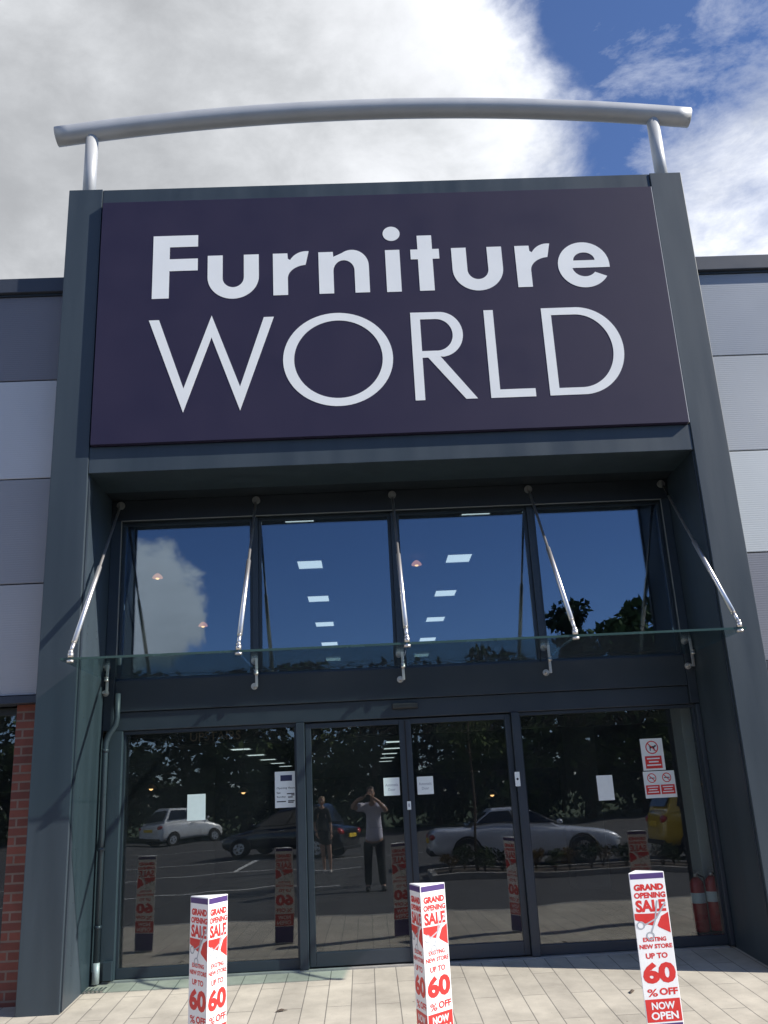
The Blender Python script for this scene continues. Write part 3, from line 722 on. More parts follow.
def hand(mb, wrist, knuckle, palm_n, curl, side):
    """palm block plus five bent fingers; wrist->knuckle is the palm axis, palm_n the palm normal"""
    w = Vector(wrist); k = Vector(knuckle); d = (k-w).normalized(); n = Vector(palm_n).normalized(); a = d.cross(n).normalized()*side
    vs,fs = skin_mesh('palm', [(*w,.024),(*lerp(w,k,.5),(.036,.018)),(*k,(.040,.015))], [(0,1),(1,2)], 1); mb.add(vs,fs,True)
    for i,(o,L) in enumerate(((-.028,.068),(-.010,.076),(.010,.071),(.027,.055))):
        p0 = k+a*o-d*.02; p1 = k+a*o+d*.006
        p2 = p1+(d*math.cos(curl)+n*math.sin(curl))*L*.45
        p3 = p2+(d*math.cos(curl*2)+n*math.sin(curl*2))*L*.32
        p4 = p3+(d*math.cos(curl*2.6)+n*math.sin(curl*2.6))*L*.25
        vs,fs = skin_mesh('finger', [(*p0,.009),(*p1,.0092),(*p2,.0085),(*p3,.0078),(*p4,.0068)], [(0,1),(1,2),(2,3),(3,4)], 1); mb.add(vs,fs,True)
    t0 = w+d*.02-a*.02; t1 = t0-a*.028+d*.022; t2 = t1+d*.030-a*.008+n*.012; t3 = t2+d*.024+n*.012
    vs,fs = skin_mesh('thumb', [(*t0,.012),(*t1,.011),(*t2,.010),(*t3,.008)], [(0,1),(1,2),(2,3)], 1); mb.add(vs,fs,True)
def head(mb, c, face, tilt=0.):
    """cranium + jaw + nose + ears, face = unit horizontal direction"""
    c = Vector(c); f = Vector(face).normalized(); s = Vector((f.y,-f.x,0)); u = Vector((0,0,1))
    sub = MB(); sub.ball((0,0,0), 1., 24, 18)
    vs = []
    for v in sub.v:
        x,y,z = v
        X = .076*x*(1-.22*max(0,-z)); Y = .098*y; Z = .122*z
        if z < 0 and y > 0: Y *= 1-.12*(-z)
        if z < -.3 and y < 0: Y *= .78
        if y > .6 and abs(z+.1) < .12 and abs(x) > .2: Y -= .006          # eye sockets
        vs.append(c+s*X+f*Y+u*Z)
    mb.add(vs, sub.f, True)
    nb = MB(); nb.tube([c+f*.088+u*.012, c+f*.108-u*.018, c+f*.117-u*.036, c+f*.092-u*.044], [.007,.011,.015,.009], 8); mb.add(nb.v, nb.f, True)
    for k in (-1,1):
        mb.ball(c+s*.078*k-u*.008-f*.005, (.012,.018,.032), 8, 6)
def eyes(parent, c, face):
    c = Vector(c); f = Vector(face).normalized(); s = Vector((f.y,-f.x,0)); mb = MB()
    for k in (-1,1): mb.ball(c+s*.031*k+f*.081+Vector((0,0,.006)), .012, 8, 6)
    mb.build('eye', M['white'], parent)
    mb = MB()
    for k in (-1,1): mb.ball(c+s*.031*k+f*.0905+Vector((0,0,.006)), .005, 6, 4)
    mb.build('iris', M['ink'], parent)
    MB().ball(c+f*.083-Vector((0,0,.062)), (.026,.026,.007) , 10, 6).build('mouth', M['lampr'], parent)

G0 = AZ
# the photographer, standing on the asphalt behind the lens
cx = .085; ty = -.30
hd = (.055,-.165,.020)
V = [ (cx,ty,-.70,(.125,.08)), (cx,ty,-.50,(.115,.075)), (cx,ty+.01,-.33,(.13,.085)), (cx,ty,-.20,(.09,.065)), (cx-.01,ty+.06,-.105,.055), (hd[0],hd[1]-.01,-.06,.052),
  (cx-.185,ty+.0,-.205,.062),(-.285,-.17,-.20,.046),(-.19,-.09,-.09,.036),(-.085,-.05,-.052,.028),
  (cx+.185,ty+.0,-.205,.062),(.345,-.17,-.26,.046),(.20,-.09,-.12,.036),(.085,-.05,-.060,.028),
  (cx-.10,ty,-.80,.088),(cx-.115,ty+.02,-1.17,.060),(cx-.125,ty-.01,-1.56,.042),(cx-.13,ty+.05,-1.625,.040),(cx-.14,ty+.14,-1.640,.036),
  (cx+.10,ty,-.80,.088),(cx+.115,ty+.02,-1.17,.060),(cx+.125,ty-.01,-1.56,.042),(cx+.13,ty+.05,-1.625,.040),(cx+.14,ty+.14,-1.640,.036)]
Ed = [(0,1),(1,2),(2,3),(3,4),(4,5),(3,6),(6,7),(7,8),(8,9),(3,10),(10,11),(11,12),(12,13),(0,14),(14,15),(15,16),(16,17),(17,18),(0,19),(19,20),(20,21),(21,22),(22,23)]
mb = MB(); vs,fs = skin_mesh('b', V, Ed, 2); mb.add(vs,fs,True)
head(mb, hd, (0,1,0))
hand(mb, (-.075,-.048,-.055), (-.046,-.034,-.012), (1,0,-.2), .55, 1)
hand(mb, (.075,-.048,-.062), (.046,-.034,-.018), (-1,0,-.2), .55, -1)
P1 = mb.build('person', M['skin'], None, fix=False)
tag(P1, 'person in lilac shirt and dark trousers raising a phone, reflected in the door', 'person')
def loosen(v, k): return [(a[0],a[1],a[2],tuple(r+k for r in (a[3] if isinstance(a[3],tuple) else (a[3],a[3])))) for a in v]
sl = lambda i,j,t: lerp(V[i],V[j],t)
vs,fs = skin_mesh('sh', loosen([(cx,ty,-.80,(.15,.10)),(cx,ty,-.68,(.155,.105)),(cx,ty,-.50,(.15,.105)),(cx,ty+.01,-.33,(.168,.112)),(cx,ty,-.205,(.115,.082)),(cx-.008,ty+.03,-.15,.062),
   (cx-.185,ty,-.205,.066),(*sl(6,7,.75),.062),(cx+.185,ty,-.205,.066),(*sl(10,11,.75),.062)], .009), [(0,1),(1,2),(2,3),(3,4),(4,5),(4,6),(6,7),(4,8),(8,9)], 2)
MB().add(vs,fs,True).build('shirt', M['shirt'], P1, fix=False)
vs,fs = skin_mesh('tr', loosen([(cx,ty,-.68,(.158,.108))]+[V[i] for i in (14,15)]+[(cx-.125,ty-.01,-1.60,.052)]+[V[i] for i in (19,20)]+[(cx+.125,ty-.01,-1.60,.052)], .016), [(0,1),(1,2),(2,3),(0,4),(4,5),(5,6)], 2)
MB().add(vs,fs,True).build('trousers', M['trousers'], P1, fix=False)
for k in (-1,1):
    mb = MB(); x = cx+.13*k
    mb.tube([(x,ty-.055,-1.628),(x,ty+.02,-1.622),(x+.006*k,ty+.12,-1.632),(x+.012*k,ty+.205,-1.644)], [.035,.043,.042,.022], 12); mb.build('shoe', M['rubber'], P1)
mb = MB(); mb.ball((hd[0],hd[1]-.014,hd[2]+.028), (.084,.102,.110), 18, 12)
mb.v = [v if not (v.y > hd[1]+.055 and v.z < hd[2]+.07) else Vector((v.x, hd[1]+.05, max(v.z, hd[2]+.07))) for v in mb.v]
mb.build('hair', M['hair_b'], P1)
eyes(P1, hd, (0,1,0))
ph = MB().box(-.036,.036,-.004,.004,-.125,.018,bev=.003).xform(Matrix.Translation((0,-.022,0))@Matrix.Rotation(-.30,4,'X')).build('phone', M['plastic'])
tag(ph, 'black phone held up in both hands by the person in the lilac shirt', 'phone')

# the woman beside the black car
wx, wy = -1.06, -5.4
w0 = G0
def W(x,y,z,r): return (wx+x, wy+y, w0+z, r)
V = [W(0,0,.92,(.145,.105)),W(0,.01,1.10,(.115,.085)),W(0,0,1.27,(.13,.095)),W(0,-.01,1.38,(.09,.065)),W(0,.0,1.46,.042),W(0,.015,1.50,.045),
  W(-.155,0,1.37,.048),W(-.20,-.02,1.10,.038),W(-.17,.10,.90,.029),W(.155,0,1.37,.048),W(.21,-.02,1.10,.038),W(.19,.10,.90,.029),
  W(-.075,0,.84,.085),W(-.075,.02,.48,.054),W(-.07,-.03,.10,.034),W(-.07,.0,.05,.030),W(-.075,.09,.03,.028),
  W(.075,0,.84,.085),W(.085,.03,.48,.054),W(.09,.05,.10,.034),W(.09,.08,.05,.030),W(.095,.17,.03,.028)]
Ed = [(0,1),(1,2),(2,3),(3,4),(4,5),(3,6),(6,7),(7,8),(3,9),(9,10),(10,11),(0,12),(12,13),(13,14),(14,15),(15,16),(0,17),(17,18),(18,19),(19,20),(20,21)]
mb = MB(); vs,fs = skin_mesh('b', V, Ed, 2); mb.add(vs,fs,True)
hc = (wx, wy+.03, w0+1.60); head(mb, hc, (0,1,0))
hand(mb, V[8][:3], (wx-.165,wy+.135,w0+.83), (1,0,0), .5, 1); hand(mb, V[11][:3], (wx+.185,wy+.135,w0+.83), (-1,0,0), .5, -1)
P2 = mb.build('person', M['skin'], None, fix=False)
tag(P2, 'person in a black dress with bare legs, reflected beside the black car', 'person')
vs,fs = skin_mesh('d', loosen([W(0,0,.62,(.19,.15)),W(0,0,.78,(.165,.125)),W(0,0,.92,(.15,.11)),W(0,.01,1.10,(.12,.09)),W(0,0,1.27,(.133,.098)),W(0,-.01,1.37,(.095,.07)),W(-.155,0,1.37,.052),W(-.20,-.02,1.10,.045),W(.155,0,1.37,.052),W(.21,-.02,1.10,.045)], .010),
   [(0,1),(1,2),(2,3),(3,4),(4,5),(5,6),(6,7),(5,8),(8,9)], 2)
MB().add(vs,fs,True).build('dress', M['dress'], P2, fix=False)
for k,dy,x in ((-1,0,-.072),(1,.08,.092)):
    MB().tube([W(x,dy-.05,.05,0)[:3],W(x,dy+.02,.045,0)[:3],W(x,dy+.14,.022,0)[:3]], [.033,.037,.022], 12).box(wx+x-.012,wx+x+.012,wy+dy-.07,wy+dy-.045,w0+.001,w0+.05).build('shoe', M['shoe_l'], P2)
mb = MB(); mb.ball((hc[0],hc[1]-.018,hc[2]+.012), (.094,.104,.128), 18, 12)
mb.v = [v if not (v.y > hc[1]+.05 and v.z < hc[2]+.06) else Vector((v.x, hc[1]+.045, max(v.z, hc[2]+.06))) for v in mb.v]
mb.build('hair', M['hair_f'], P2); eyes(P2, hc, (0,1,0))

# ------------------------------------------------------------------ parked cars
def car(name, paint, prof, gh, label, wheels, wb_r=.31, plate=True, wide=.88):
    """prof: (x, half width factor, z bottom, z shoulder, z top); gh: greenhouse (belt x rear, roof rear, roof front, belt front, belt z, roof z)"""
    c = thing(name, (0,0,0), label, 'car', 'cars parked behind the photographer')
    vs = []; n = 10
    for x,wf,zb,zs,zt in prof:
        w = wide*wf
        half = [(w*.55,zb),(w*.96,zb+.03),(w,zb+.20),(w*.985,zs),(w*.86,zt-.012)]
        ring_ = [(x,-a,z) for a,z in half]+[(x,a,z) for a,z in half[::-1]]
        vs += ring_
    fs = []
    for i in range(len(prof)-1):
        for k in range(n-1): fs.append((i*n+k, (i+1)*n+k, (i+1)*n+k+1, i*n+k+1))
        fs.append((i*n+n-1,(i+1)*n+n-1,(i+1)*n,i*n))
    fs += [tuple(range(n)), tuple((len(prof)-1)*n+k for k in range(n))]
    body = MB().add(vs,fs,True).build('body', M[paint], c)
    md = body.modifiers.new('sub','SUBSURF'); md.levels = 1; md.render_levels = 2
    xr,rr,rf,xf,zb,zr = gh; wb, wr = wide*.87, wide*.66
    Bq = [Vector((xr,-wb,zb)),Vector((xf,-wb,zb)),Vector((xf,wb,zb)),Vector((xr,wb,zb))]
    Rq = [Vector((rr,-wr,zr)),Vector((rf,-wr,zr)),Vector((rf,wr,zr)),Vector((rr,wr,zr))]
    top = [q+Vector((0,0,.045)) for q in [Rq[0]*.94+Rq[2]*.06,Rq[1]*.94+Rq[3]*.06,Rq[2]*.94+Rq[0]*.06,Rq[3]*.94+Rq[1]*.06]]
    MB().add([*[q-Vector((0,0,.12)) for q in Bq],*Rq,*top],[(0,1,5,4),(1,2,6,5),(2,3,7,6),(3,0,4,7),(4,5,9,8),(5,6,10,9),(6,7,11,10),(7,4,8,11),(8,9,10,11)]).build('cabin', M[paint], c, bev=.03)
    def pane(nm, a,b,cc,d, splits=((.05,.95),), z0=.08, z1=.88):
        nrm = (b-a).cross(d-a).normalized()
        for s0,s1 in splits:
            P = lambda s,t: a*(1-s)*(1-t)+b*s*(1-t)+cc*s*t+d*(1-s)*t
            q = [P(s0,z0),P(s1,z0),P(s1,z1),P(s0,z1)]
            MB().add([v+nrm*.012 for v in q]+[v-nrm*.004 for v in q],[(0,1,2,3),(0,4,5,1),(1,5,6,2),(2,6,7,3),(3,7,4,0),(7,6,5,4)]).build(nm, M['car_glass'], c)
    sp = ((.08,.50),(.53,.93))
    pane('side_window', Bq[0],Bq[1],Rq[1],Rq[0], sp); pane('side_window', Bq[2],Bq[3],Rq[3],Rq[2], ((.07,.47),(.50,.92)))
    pane('windscreen', Bq[1],Bq[2],Rq[2],Rq[1], ((.06,.94),)); pane('rear_window', Bq[3],Bq[0],Rq[0],Rq[3], ((.10,.90),))
    for x in wheels:
        for s in (-1,1):
            yw = s*(wide-.095)
            w = MB().tube([(x,yw-.10,wb_r),(x,yw+.105*1,wb_r)], wb_r, 26).build('wheel', M['rubber'], c, bev=.02)
            o = yw+s*.108
            mb = MB(); mb.tube([(x,o-s*.02,wb_r),(x,o+s*.004,wb_r)], wb_r*.62, 20)
            mb.build('rim', M['rim'], w)
            mb = MB()
            for k in range(5):
                a = 2*PI*k/5; mb.ball((x+math.cos(a)*wb_r*.36, o+s*.005, wb_r+math.sin(a)*wb_r*.36), (.035,.004,.035), 8, 4)
            mb.build('rim_opening', M['plastic'], w)
        for s in (-1,1):
            pts_ = [(x+(wb_r+.035)*math.cos(a), s*(wide-.004), wb_r+(wb_r+.035)*math.sin(a)) for a in [math.radians(-8+i*196/16) for i in range(17)]]
            MB().tube(pts_, .028, 8).build('wheel_arch', M['plastic'], c)
    L0, L1 = prof[0], prof[-1]; x0, x1 = L0[0], L1[0]
    for s in (-1,1):
        MB().ball((x0+.10, s*wide*.70, L0[3]-.02), (.10,.17,.085), 12, 8).build('tail_lamp', M['lampr'], c)
        MB().ball((x1-.20, s*wide*.66, L1[3]-.01), (.20,.17,.075), 12, 8).build('headlight', M['lampw'], c)
        MB().ball((xf-.12, s*(wb+.10), zb+.06), (.07,.09,.06), 10, 6).build('wing_mirror', M[paint], c)
        MB().box(-.28,-.10,s*(wide*1.0)-.012,s*(wide*1.0)+.012,zb-.16,zb-.13,bev=.005).build('door_handle', M['rim'], c)
    MB().box(x1-.14,x1-.008,-.42,.42,L1[2]+.10,L1[2]+.24,bev=.02).build('grille', M['plastic'], c)
    MB().box(x0+.004,x0+.30,-wide*.8,wide*.8,L0[2]-.02,L0[2]+.10,bev=.03).build('rear_bumper', M['plastic'], c)
    MB().box(x0-.018,x0+.05,-.26,.26,L0[3]-.16,L0[3]-.05,bev=.004).build('number_plate', M['plate'], c)
    return c
coupe = [(-2.22,.84,.30,.70,.80),(-2.05,.95,.24,.80,.93),(-1.3,1,.22,.82,.96),(-.3,1,.20,.80,.93),(.7,1,.20,.80,.93),(1.3,.99,.22,.77,.88),(1.85,.94,.24,.70,.79),(2.12,.86,.26,.62,.69),(2.24,.72,.30,.54,.60)]
hatch = [(-1.92,.86,.32,.86,.98),(-1.80,.97,.26,.92,1.04),(-1.0,1,.24,.93,1.04),(0,1,.22,.90,1.02),(.8,1,.22,.88,1.0),(1.25,.98,.24,.83,.94),(1.70,.92,.26,.74,.83),(1.90,.80,.30,.64,.72)]
saloon = [(-2.10,.86,.30,.84,.94),(-1.95,.96,.25,.88,1.0),(-1.2,1,.23,.88,.99),(0,1,.21,.86,.97),(.8,1,.21,.85,.95),(1.4,.98,.23,.80,.88),(1.9,.92,.25,.70,.77),(2.1,.80,.30,.60,.66)]
c1 = car('parked_car', 'car_silver', coupe, (-1.35,-.72,.05,.92,.93,1.27), 'silver coupe parked side on behind the planter, reflected in the right hand glass', (-1.33,1.30), .32)
c1.location = (3.60,-4.75,AZ)
c2 = car('parked_car', 'car_yellow', hatch, (-1.82,-1.50,.25,1.05,1.03,1.50), 'yellow hatchback parked ahead of the silver coupe, reflected at the right edge', (-1.22,1.25), .30)
c2.location = (8.72,-4.9,AZ)
c3 = car('parked_car', 'car_black', saloon, (-1.70,-1.35,.2,1.05,.97,1.44), 'black car with yellow rear plate, reflected behind the person in the black dress', (-1.25,1.30), .31)
c3.location = (-2.45,-12.0,AZ); c3.rotation_euler.z = PI+.36
c4 = car('parked_car', 'car_white', hatch, (-1.78,-1.42,.25,1.05,1.03,1.50), 'white hatchback far across the car park, reflected in the left shop window', (-1.22,1.25), .30)
c4.location = (-9.2,-30.0,AZ); c4.rotation_euler.z = -.75

# ------------------------------------------------------------------ planting
def leaf_cloud(mb, c, r, n, size, rnd):
    for _ in range(n):
        while True:
            p = Vector((rnd.uniform(-1,1),rnd.uniform(-1,1),rnd.uniform(-1,1)))
            if .25 < p.length < 1: break
        p = Vector((p.x*r[0],p.y*r[1],p.z*r[2]))+Vector(c)
        a = Vector((rnd.gauss(0,1),rnd.gauss(0,1),rnd.gauss(0,1))).normalized(); b = a.cross(Vector((rnd.gauss(0,1),rnd.gauss(0,1),rnd.gauss(0,1)))).normalized()
        s = size*rnd.uniform(.6,1.4)
        mb.add([p-a*s, p+b*s*.5, p+a*s, p-b*s*.5], [(0,1,2,3)])
def tree(name, h, w, n, leaf, seed, label, conifer=False):
    rnd = random.Random(seed)
    t = thing(name, (0,0,0), label, 'tree', 'trees beyond the car park')
    tr = MB(); tr.tube([(0,0,-.1),(.05,.03,h*.25),(-.06,.05,h*.5),(.03,-.04,h*.75),(0,0,h*.93)], [h*.028,h*.022,h*.016,h*.010,h*.004], 10)
    cr = MB()
    for i in range(n):
        z = rnd.uniform(.10,.97); 
        rad = w*(1.05-z)*.9 if conifer else w*(math.sin(PI*min(1,max(.08,(z*.92+.06))))**.6)
        a = rnd.uniform(0,2*PI); d = rad*rnd.uniform(.25,.95)
        c = (d*math.cos(a), d*math.sin(a), h*z)
        tr.tube([(0,0,h*z*.82),(c[0]*.6,c[1]*.6,h*z*.92),c], [h*.007,h*.004,h*.0015], 5)
        s = w*rnd.uniform(.22,.40)
        leaf_cloud(cr, c, (s,s,s*(.45 if conifer else .75)), 110, .19, rnd)
    tr.build('trunk', M['bark'], t); cr.build('crown', M[leaf], t, fix=False)
    return t
protos = [tree('broadleaf_tree', 7.5, 2.6, 34, 'leafd', 3, 'x'), tree('broadleaf_tree', 8.2, 3.0, 38, 'leafl', 5, 'x'), tree('conifer_tree', 10.5, 2.6, 46, 'leafd', 9, 'x', True)]
spots = [(-34,-33,0),(-29,-31,1),(-25,-34,0),(-21,-31,0),(-17,-33.5,1),(-13.5,-31,0),(-10,-34,0),(-6.5,-31,0),(-3,-33.5,1),(.5,-31,0),(4,-34,0),(7,-31.5,1),(9.6,-33.5,0),(12.2,-33,2),(14.8,-31.5,1),(17.4,-34,0),(20.5,-31,0),(24,-33.5,1),(28,-31.5,0),(33,-34,1)]
used = set(); words = ['tallest','second','third']
for i,(x,y,k) in enumerate(spots):
    o = protos[k] if k not in used else copy_tree(protos[k]); used.add(k)
    o.location = (x*1.1,y-6,AZ-.02); o.rotation_euler.z = i*1.7; s = 1.12+.25*((i*37)%10)/10.
    if k == 2: s = 1.25
    if x in (14.8,17.4): s = 1.62
    o.scale = (s*1.12,s*1.12,s*.92 if k != 2 else s)
    o['label'] = 'tall dark conifer rising over the treeline, reflected at the right upper window' if k == 2 else 'green broadleaf tree in the line of trees beyond the car park'
rnd = random.Random(14); mb = MB()
for i in range(150):
    for j in range(6):
        leaf_cloud(mb, (-62+i*.83, -47+rnd.uniform(-1.5,1.5), AZ+.8+j*1.75+rnd.uniform(-.4,.4)), (1.3,1.3,1.3), 34, .30, rnd)
tag(mb.build('woodland', M['leafd'], None, fix=False), kind='stuff')
# hedge under the trees
rnd = random.Random(4); mb = MB()
for i in range(150):
    leaf_cloud(mb, (-37+i*.5, -34.8+rnd.uniform(-.4,.4), AZ+.9+rnd.uniform(-.1,.5)), (.7,.7,1.0), 42, .13, rnd)
tag(mb.build('hedge', M['leafd'], None, fix=False), 'long dark hedge at the far edge of the car park below the trees', 'hedge')
# planter island in front of the silver coupe
PX0,PX1,PY0,PY1 = 1.25,8.6,-2.95,-1.35
mb = MB()
mb.box(PX0,PX1,PY1-.12,PY1,AZ-.05,AZ+.11,bev=.012).box(PX0,PX1,PY0,PY0+.12,AZ-.05,AZ+.11,bev=.012).box(PX0,PX0+.12,PY0+.122,PY1-.122,AZ-.05,AZ+.11,bev=.012).box(PX1-.12,PX1,PY0+.122,PY1-.122,AZ-.05,AZ+.11,bev=.012)
pk = mb.build('planter_kerb', M['kerb']); tag(pk, kind='structure')
tag(MB().box(PX0+.122,PX1-.122,PY0+.122,PY1-.122,AZ-.05,AZ+.07).build('planter_soil', M['soil']), kind='structure')
def shrub(leaf, seed):
    rnd = random.Random(seed); t = thing('low_shrub', (0,0,0), 'x', 'shrub', 'low shrubs in the planting island')
    st = MB(); fo = MB()
    for i in range(9):
        a = rnd.uniform(0,2*PI); d = rnd.uniform(.05,.30); h = rnd.uniform(.25,.50)
        c = (d*math.cos(a),d*math.sin(a),h); st.tube([(0,0,0),(c[0]*.4,c[1]*.4,h*.6),c],[.012,.008,.004],5)
        leaf_cloud(fo, c, (.17,.17,.15), 60, .035, rnd)
    st.build('stem', M['bark'], t); fo.build('foliage', M[leaf], t, fix=False); return t
sh = [shrub('leafo',1), shrub('leafd',2), shrub('leafl',3)]; used = set()
for i in range(19):
    k = (i*7+i//3)%3
    o = sh[k] if k not in used else copy_tree(sh[k]); used.add(k)
    o.location = (1.65+i*.365, -1.95-.45*(i%2)+.06*math.sin(i*5), AZ+.06); o.rotation_euler.z = i*2.1; o.scale = [.62+.25*((i*13)%7)/7]*3
    o['label'] = ['russet low shrub in the planting island before the silver coupe','dark green low shrub in the planting island before the silver coupe','fresh green low shrub in the planting island before the silver coupe'][k]
sp = thing('young_tree', (2.25,-2.1,AZ+.07), 'young bare stemmed tree standing in the planting island by the coupe', 'tree')
MB().tube([(2.25,-2.1,AZ),(2.27,-2.1,AZ+1.2),(2.24,-2.12,AZ+2.6),(2.26,-2.1,AZ+3.4)],[.035,.03,.022,.01],8).build('trunk', M['bark'], sp)
mb = MB(); rnd = random.Random(8); tb = MB()
for i in range(12):
    a = i*2.4; z = AZ+2.3+i*.13; c = (2.25+.5*math.cos(a)*(1-i*.05), -2.1+.5*math.sin(a)*(1-i*.05), z+.25)
    tb.tube([(2.25,-2.1,z),c],[.009,.004],5); leaf_cloud(mb, c, (.30,.30,.25), 70, .06, rnd)
tb.build('branch', M['bark'], sp); mb.build('crown', M['leafl'], sp, fix=False)

# ------------------------------------------------------------------ light and sky
AZS, EL = math.radians(73), math.radians(36)
sd = Vector((math.sin(AZS)*math.cos(EL), -math.cos(AZS)*math.cos(EL), math.sin(EL)))
ld = bpy.data.lights.new('sun','SUN'); ld.energy = 5.0; ld.angle = math.radians(.5); ld.color = (1.0,.955,.88)
sun = bpy.data.objects.new('sun', ld); COL.objects.link(sun); sun.rotation_euler = sd.to_track_quat('Z','Y').to_euler(); sun.location = (20,-10,20)
w = bpy.data.worlds.new('World'); S.world = w; w.use_nodes = True
nt = w.node_tree; nt.nodes.clear()
out = nt.nodes.new('ShaderNodeOutputWorld'); bg = nt.nodes.new('ShaderNodeBackground'); bg.inputs['Strength'].default_value = SKY = .10
sky = nt.nodes.new('ShaderNodeTexSky'); sky.sky_type = 'NISHITA'; sky.sun_disc = False; sky.sun_elevation = EL; sky.sun_rotation = PI-AZS
sky.altitude = 1500; sky.air_density = 1.0; sky.dust_density = .05; sky.ozone_density = 4.0
tc = nt.nodes.new('ShaderNodeTexCoord'); L = nt.links.new
def mth(op, a, b=None, c=None, clamp=False):
    n = nt.nodes.new('ShaderNodeMath'); n.operation = op; n.use_clamp = clamp
    for i,v in enumerate((a,b,c)):
        if v is None: continue
        if isinstance(v,(int,float)): n.inputs[i].default_value = v
        else: L(v, n.inputs[i])
    return n.outputs[0]
def noise_tex(scale, detail, rough, off=(0,0,0), stretch=(1,1,1.6)):
    mp = nt.nodes.new('ShaderNodeMapping'); mp.inputs['Location'].default_value = off; mp.inputs['Scale'].default_value = stretch
    L(tc.outputs['Generated'], mp.inputs['Vector'])
    n = nt.nodes.new('ShaderNodeTexNoise'); n.inputs['Scale'].default_value = scale; n.inputs['Detail'].default_value = detail; n.inputs['Roughness'].default_value = rough
    n.inputs['Distortion'].default_value = .25
    L(mp.outputs[0], n.inputs['Vector']); return n.outputs['Fac']
def blob(d, r0, r1, amp):
    d = Vector(d).normalized(); dt = nt.nodes.new('ShaderNodeVectorMath'); dt.operation = 'DOT_PRODUCT'; dt.inputs[1].default_value = d
    L(tc.outputs['Generated'], dt.inputs[0])
    mr = nt.nodes.new('ShaderNodeMapRange'); mr.interpolation_type = 'SMOOTHSTEP'; mr.inputs['From Min'].default_value = math.cos(math.radians(r1)); mr.inputs['From Max'].default_value = math.cos(math.radians(r0))
    mr.inputs['To Min'].default_value = 0; mr.inputs['To Max'].default_value = amp
    L(dt.outputs['Value'], mr.inputs['Value']); return mr.outputs[0]
n1 = noise_tex(4.4, 13, .60); n2 = noise_tex(2.6, 10, .55, (3.1,1.7,.4)); n3 = noise_tex(9., 10, .62, (7,2,5)); n4 = noise_tex(7., 12, .66, (1.3,5.,2.), (1.,1.,2.6))
dens = mth('ADD', n1, -.98)
for b in (blob((-.20,.70,.69),9,24.5,.66), blob((.0,.815,.58),7,22.5,.56), blob((-.45,.72,.5),8,30,.5),
          blob((.95,.25,.35),10,32,.40), blob((-.95,.2,.35),10,40,.45), blob((-.9,-.42,.40),10,34,.5), blob((-.25,-.58,.80),8,27,.42)):  # last two: unseen clouds behind, added to raise ambient light on the facade
    dens = mth('ADD', dens, b)
# thin wispy layer to the right
wis = mth('ADD', mth('MULTIPLY', n4, 1.25), -1.0)
for b in (blob((.46,.75,.46),2,14,.50), blob((.37,.71,.60),1,12,.18)): wis = mth('ADD', wis, b)
# one small cumulus low behind the camera
n5 = noise_tex(15., 12, .58, (2.,8.,1.), (1,1,1.2))
dsm = mth('ADD', mth('ADD', n5, -.98), blob((-.235,-.95,.205),0,6.6,.78))
ms_ = nt.nodes.new('ShaderNodeMapRange'); ms_.interpolation_type = 'SMOOTHSTEP'; ms_.inputs['From Min'].default_value = -.06; ms_.inputs['From Max'].default_value = .10; L(dsm, ms_.inputs['Value'])
mr = nt.nodes.new('ShaderNodeMapRange'); mr.interpolation_type = 'SMOOTHSTEP'; mr.inputs['From Min'].default_value = -.12; mr.inputs['From Max'].default_value = .17
L(dens, mr.inputs['Value'])
mw_ = nt.nodes.new('ShaderNodeMapRange'); mw_.inputs['From Min'].default_value = -.22; mw_.inputs['From Max'].default_value = .34; mw_.inputs['To Max'].default_value = .85; L(wis, mw_.inputs['Value'])
alpha = mth('MAXIMUM', mth('MAXIMUM', mr.outputs[0], mw_.outputs[0]), ms_.outputs[0])
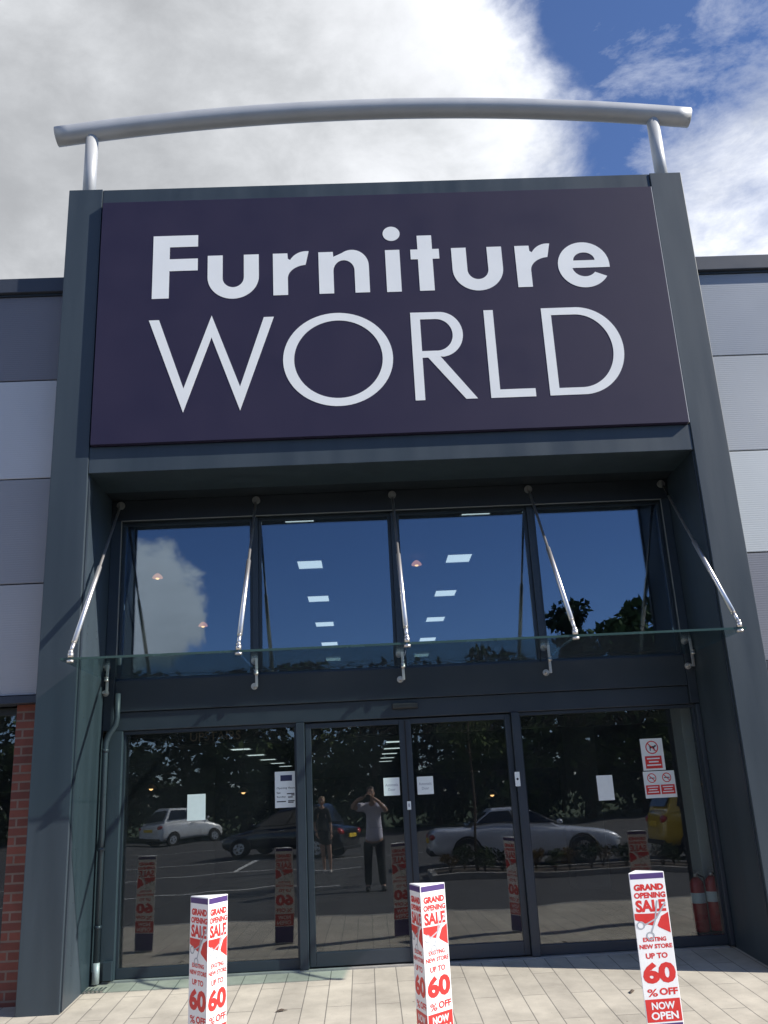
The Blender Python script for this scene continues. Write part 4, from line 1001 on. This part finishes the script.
# cloud body: bright edges, greyer where thick
shade = nt.nodes.new('ShaderNodeMapRange'); shade.inputs['From Min'].default_value = .24; shade.inputs['From Max'].default_value = .66
mixn = mth('ADD', mth('MULTIPLY', n2, .62), mth('MULTIPLY', n3, .38))
mixn = mth('SUBTRACT', mth('ADD', mixn, .06), blob((-.28,.63,.72),4,20,.12))
L(mixn, shade.inputs['Value'])
shade.interpolation_type = 'SMOOTHSTEP'
thick = nt.nodes.new('ShaderNodeMapRange'); thick.inputs['From Min'].default_value = .08; thick.inputs['From Max'].default_value = .75; thick.inputs['To Min'].default_value = 1.0; thick.inputs['To Max'].default_value = .72
L(dens, thick.inputs['Value'])
ramp = nt.nodes.new('ShaderNodeValToRGB'); e = ramp.color_ramp.elements
e[0].position = .0; e[0].color = (.46,.475,.50,1); e[1].position = 1.; e[1].color = (.92,.94,.98,1)
m_ = ramp.color_ramp.elements.new(.5); m_.color = (.66,.68,.71,1)
L(shade.outputs[0], ramp.inputs['Fac'])
sc = nt.nodes.new('ShaderNodeVectorMath'); sc.operation = 'SCALE'; L(ramp.outputs['Color'], sc.inputs[0])
L(mth('MULTIPLY', thick.outputs[0], CLOUD/SKY) if False else mth('MULTIPLY', thick.outputs[0], 1.0/SKY*.98), sc.inputs['Scale'])
mix = nt.nodes.new('ShaderNodeMix'); mix.data_type = 'RGBA'
tint = nt.nodes.new('ShaderNodeVectorMath'); tint.operation = 'MULTIPLY'; tint.inputs[1].default_value = (.96,.99,1.17); L(sky.outputs[0], tint.inputs[0])
L(alpha, mix.inputs[0]); L(tint.outputs[0], mix.inputs[6]); L(sc.outputs[0], mix.inputs[7])
L(mix.outputs[2], bg.inputs['Color']); L(bg.outputs[0], out.inputs['Surface'])

# ------------------------------------------------------------------ lift everything and finish
for o in S.objects:
    if o.parent is None:
        if o is cam:
            mw = o.matrix_world.copy(); mw.translation.z += ZO; o.matrix_world = mw
        else: o.location.z += ZO
vs_ = S.view_settings; vs_.view_transform = 'Standard'; vs_.look = 'None'; vs_.exposure = .5; vs_.gamma = 1.; vs_.use_curve_mapping = False
S.render.resolution_x, S.render.resolution_y = 768, 1024
try:
    S.cycles.transparent_max_bounces = 24; S.cycles.max_bounces = 10; S.cycles.glossy_bounces = 6
except Exception: pass
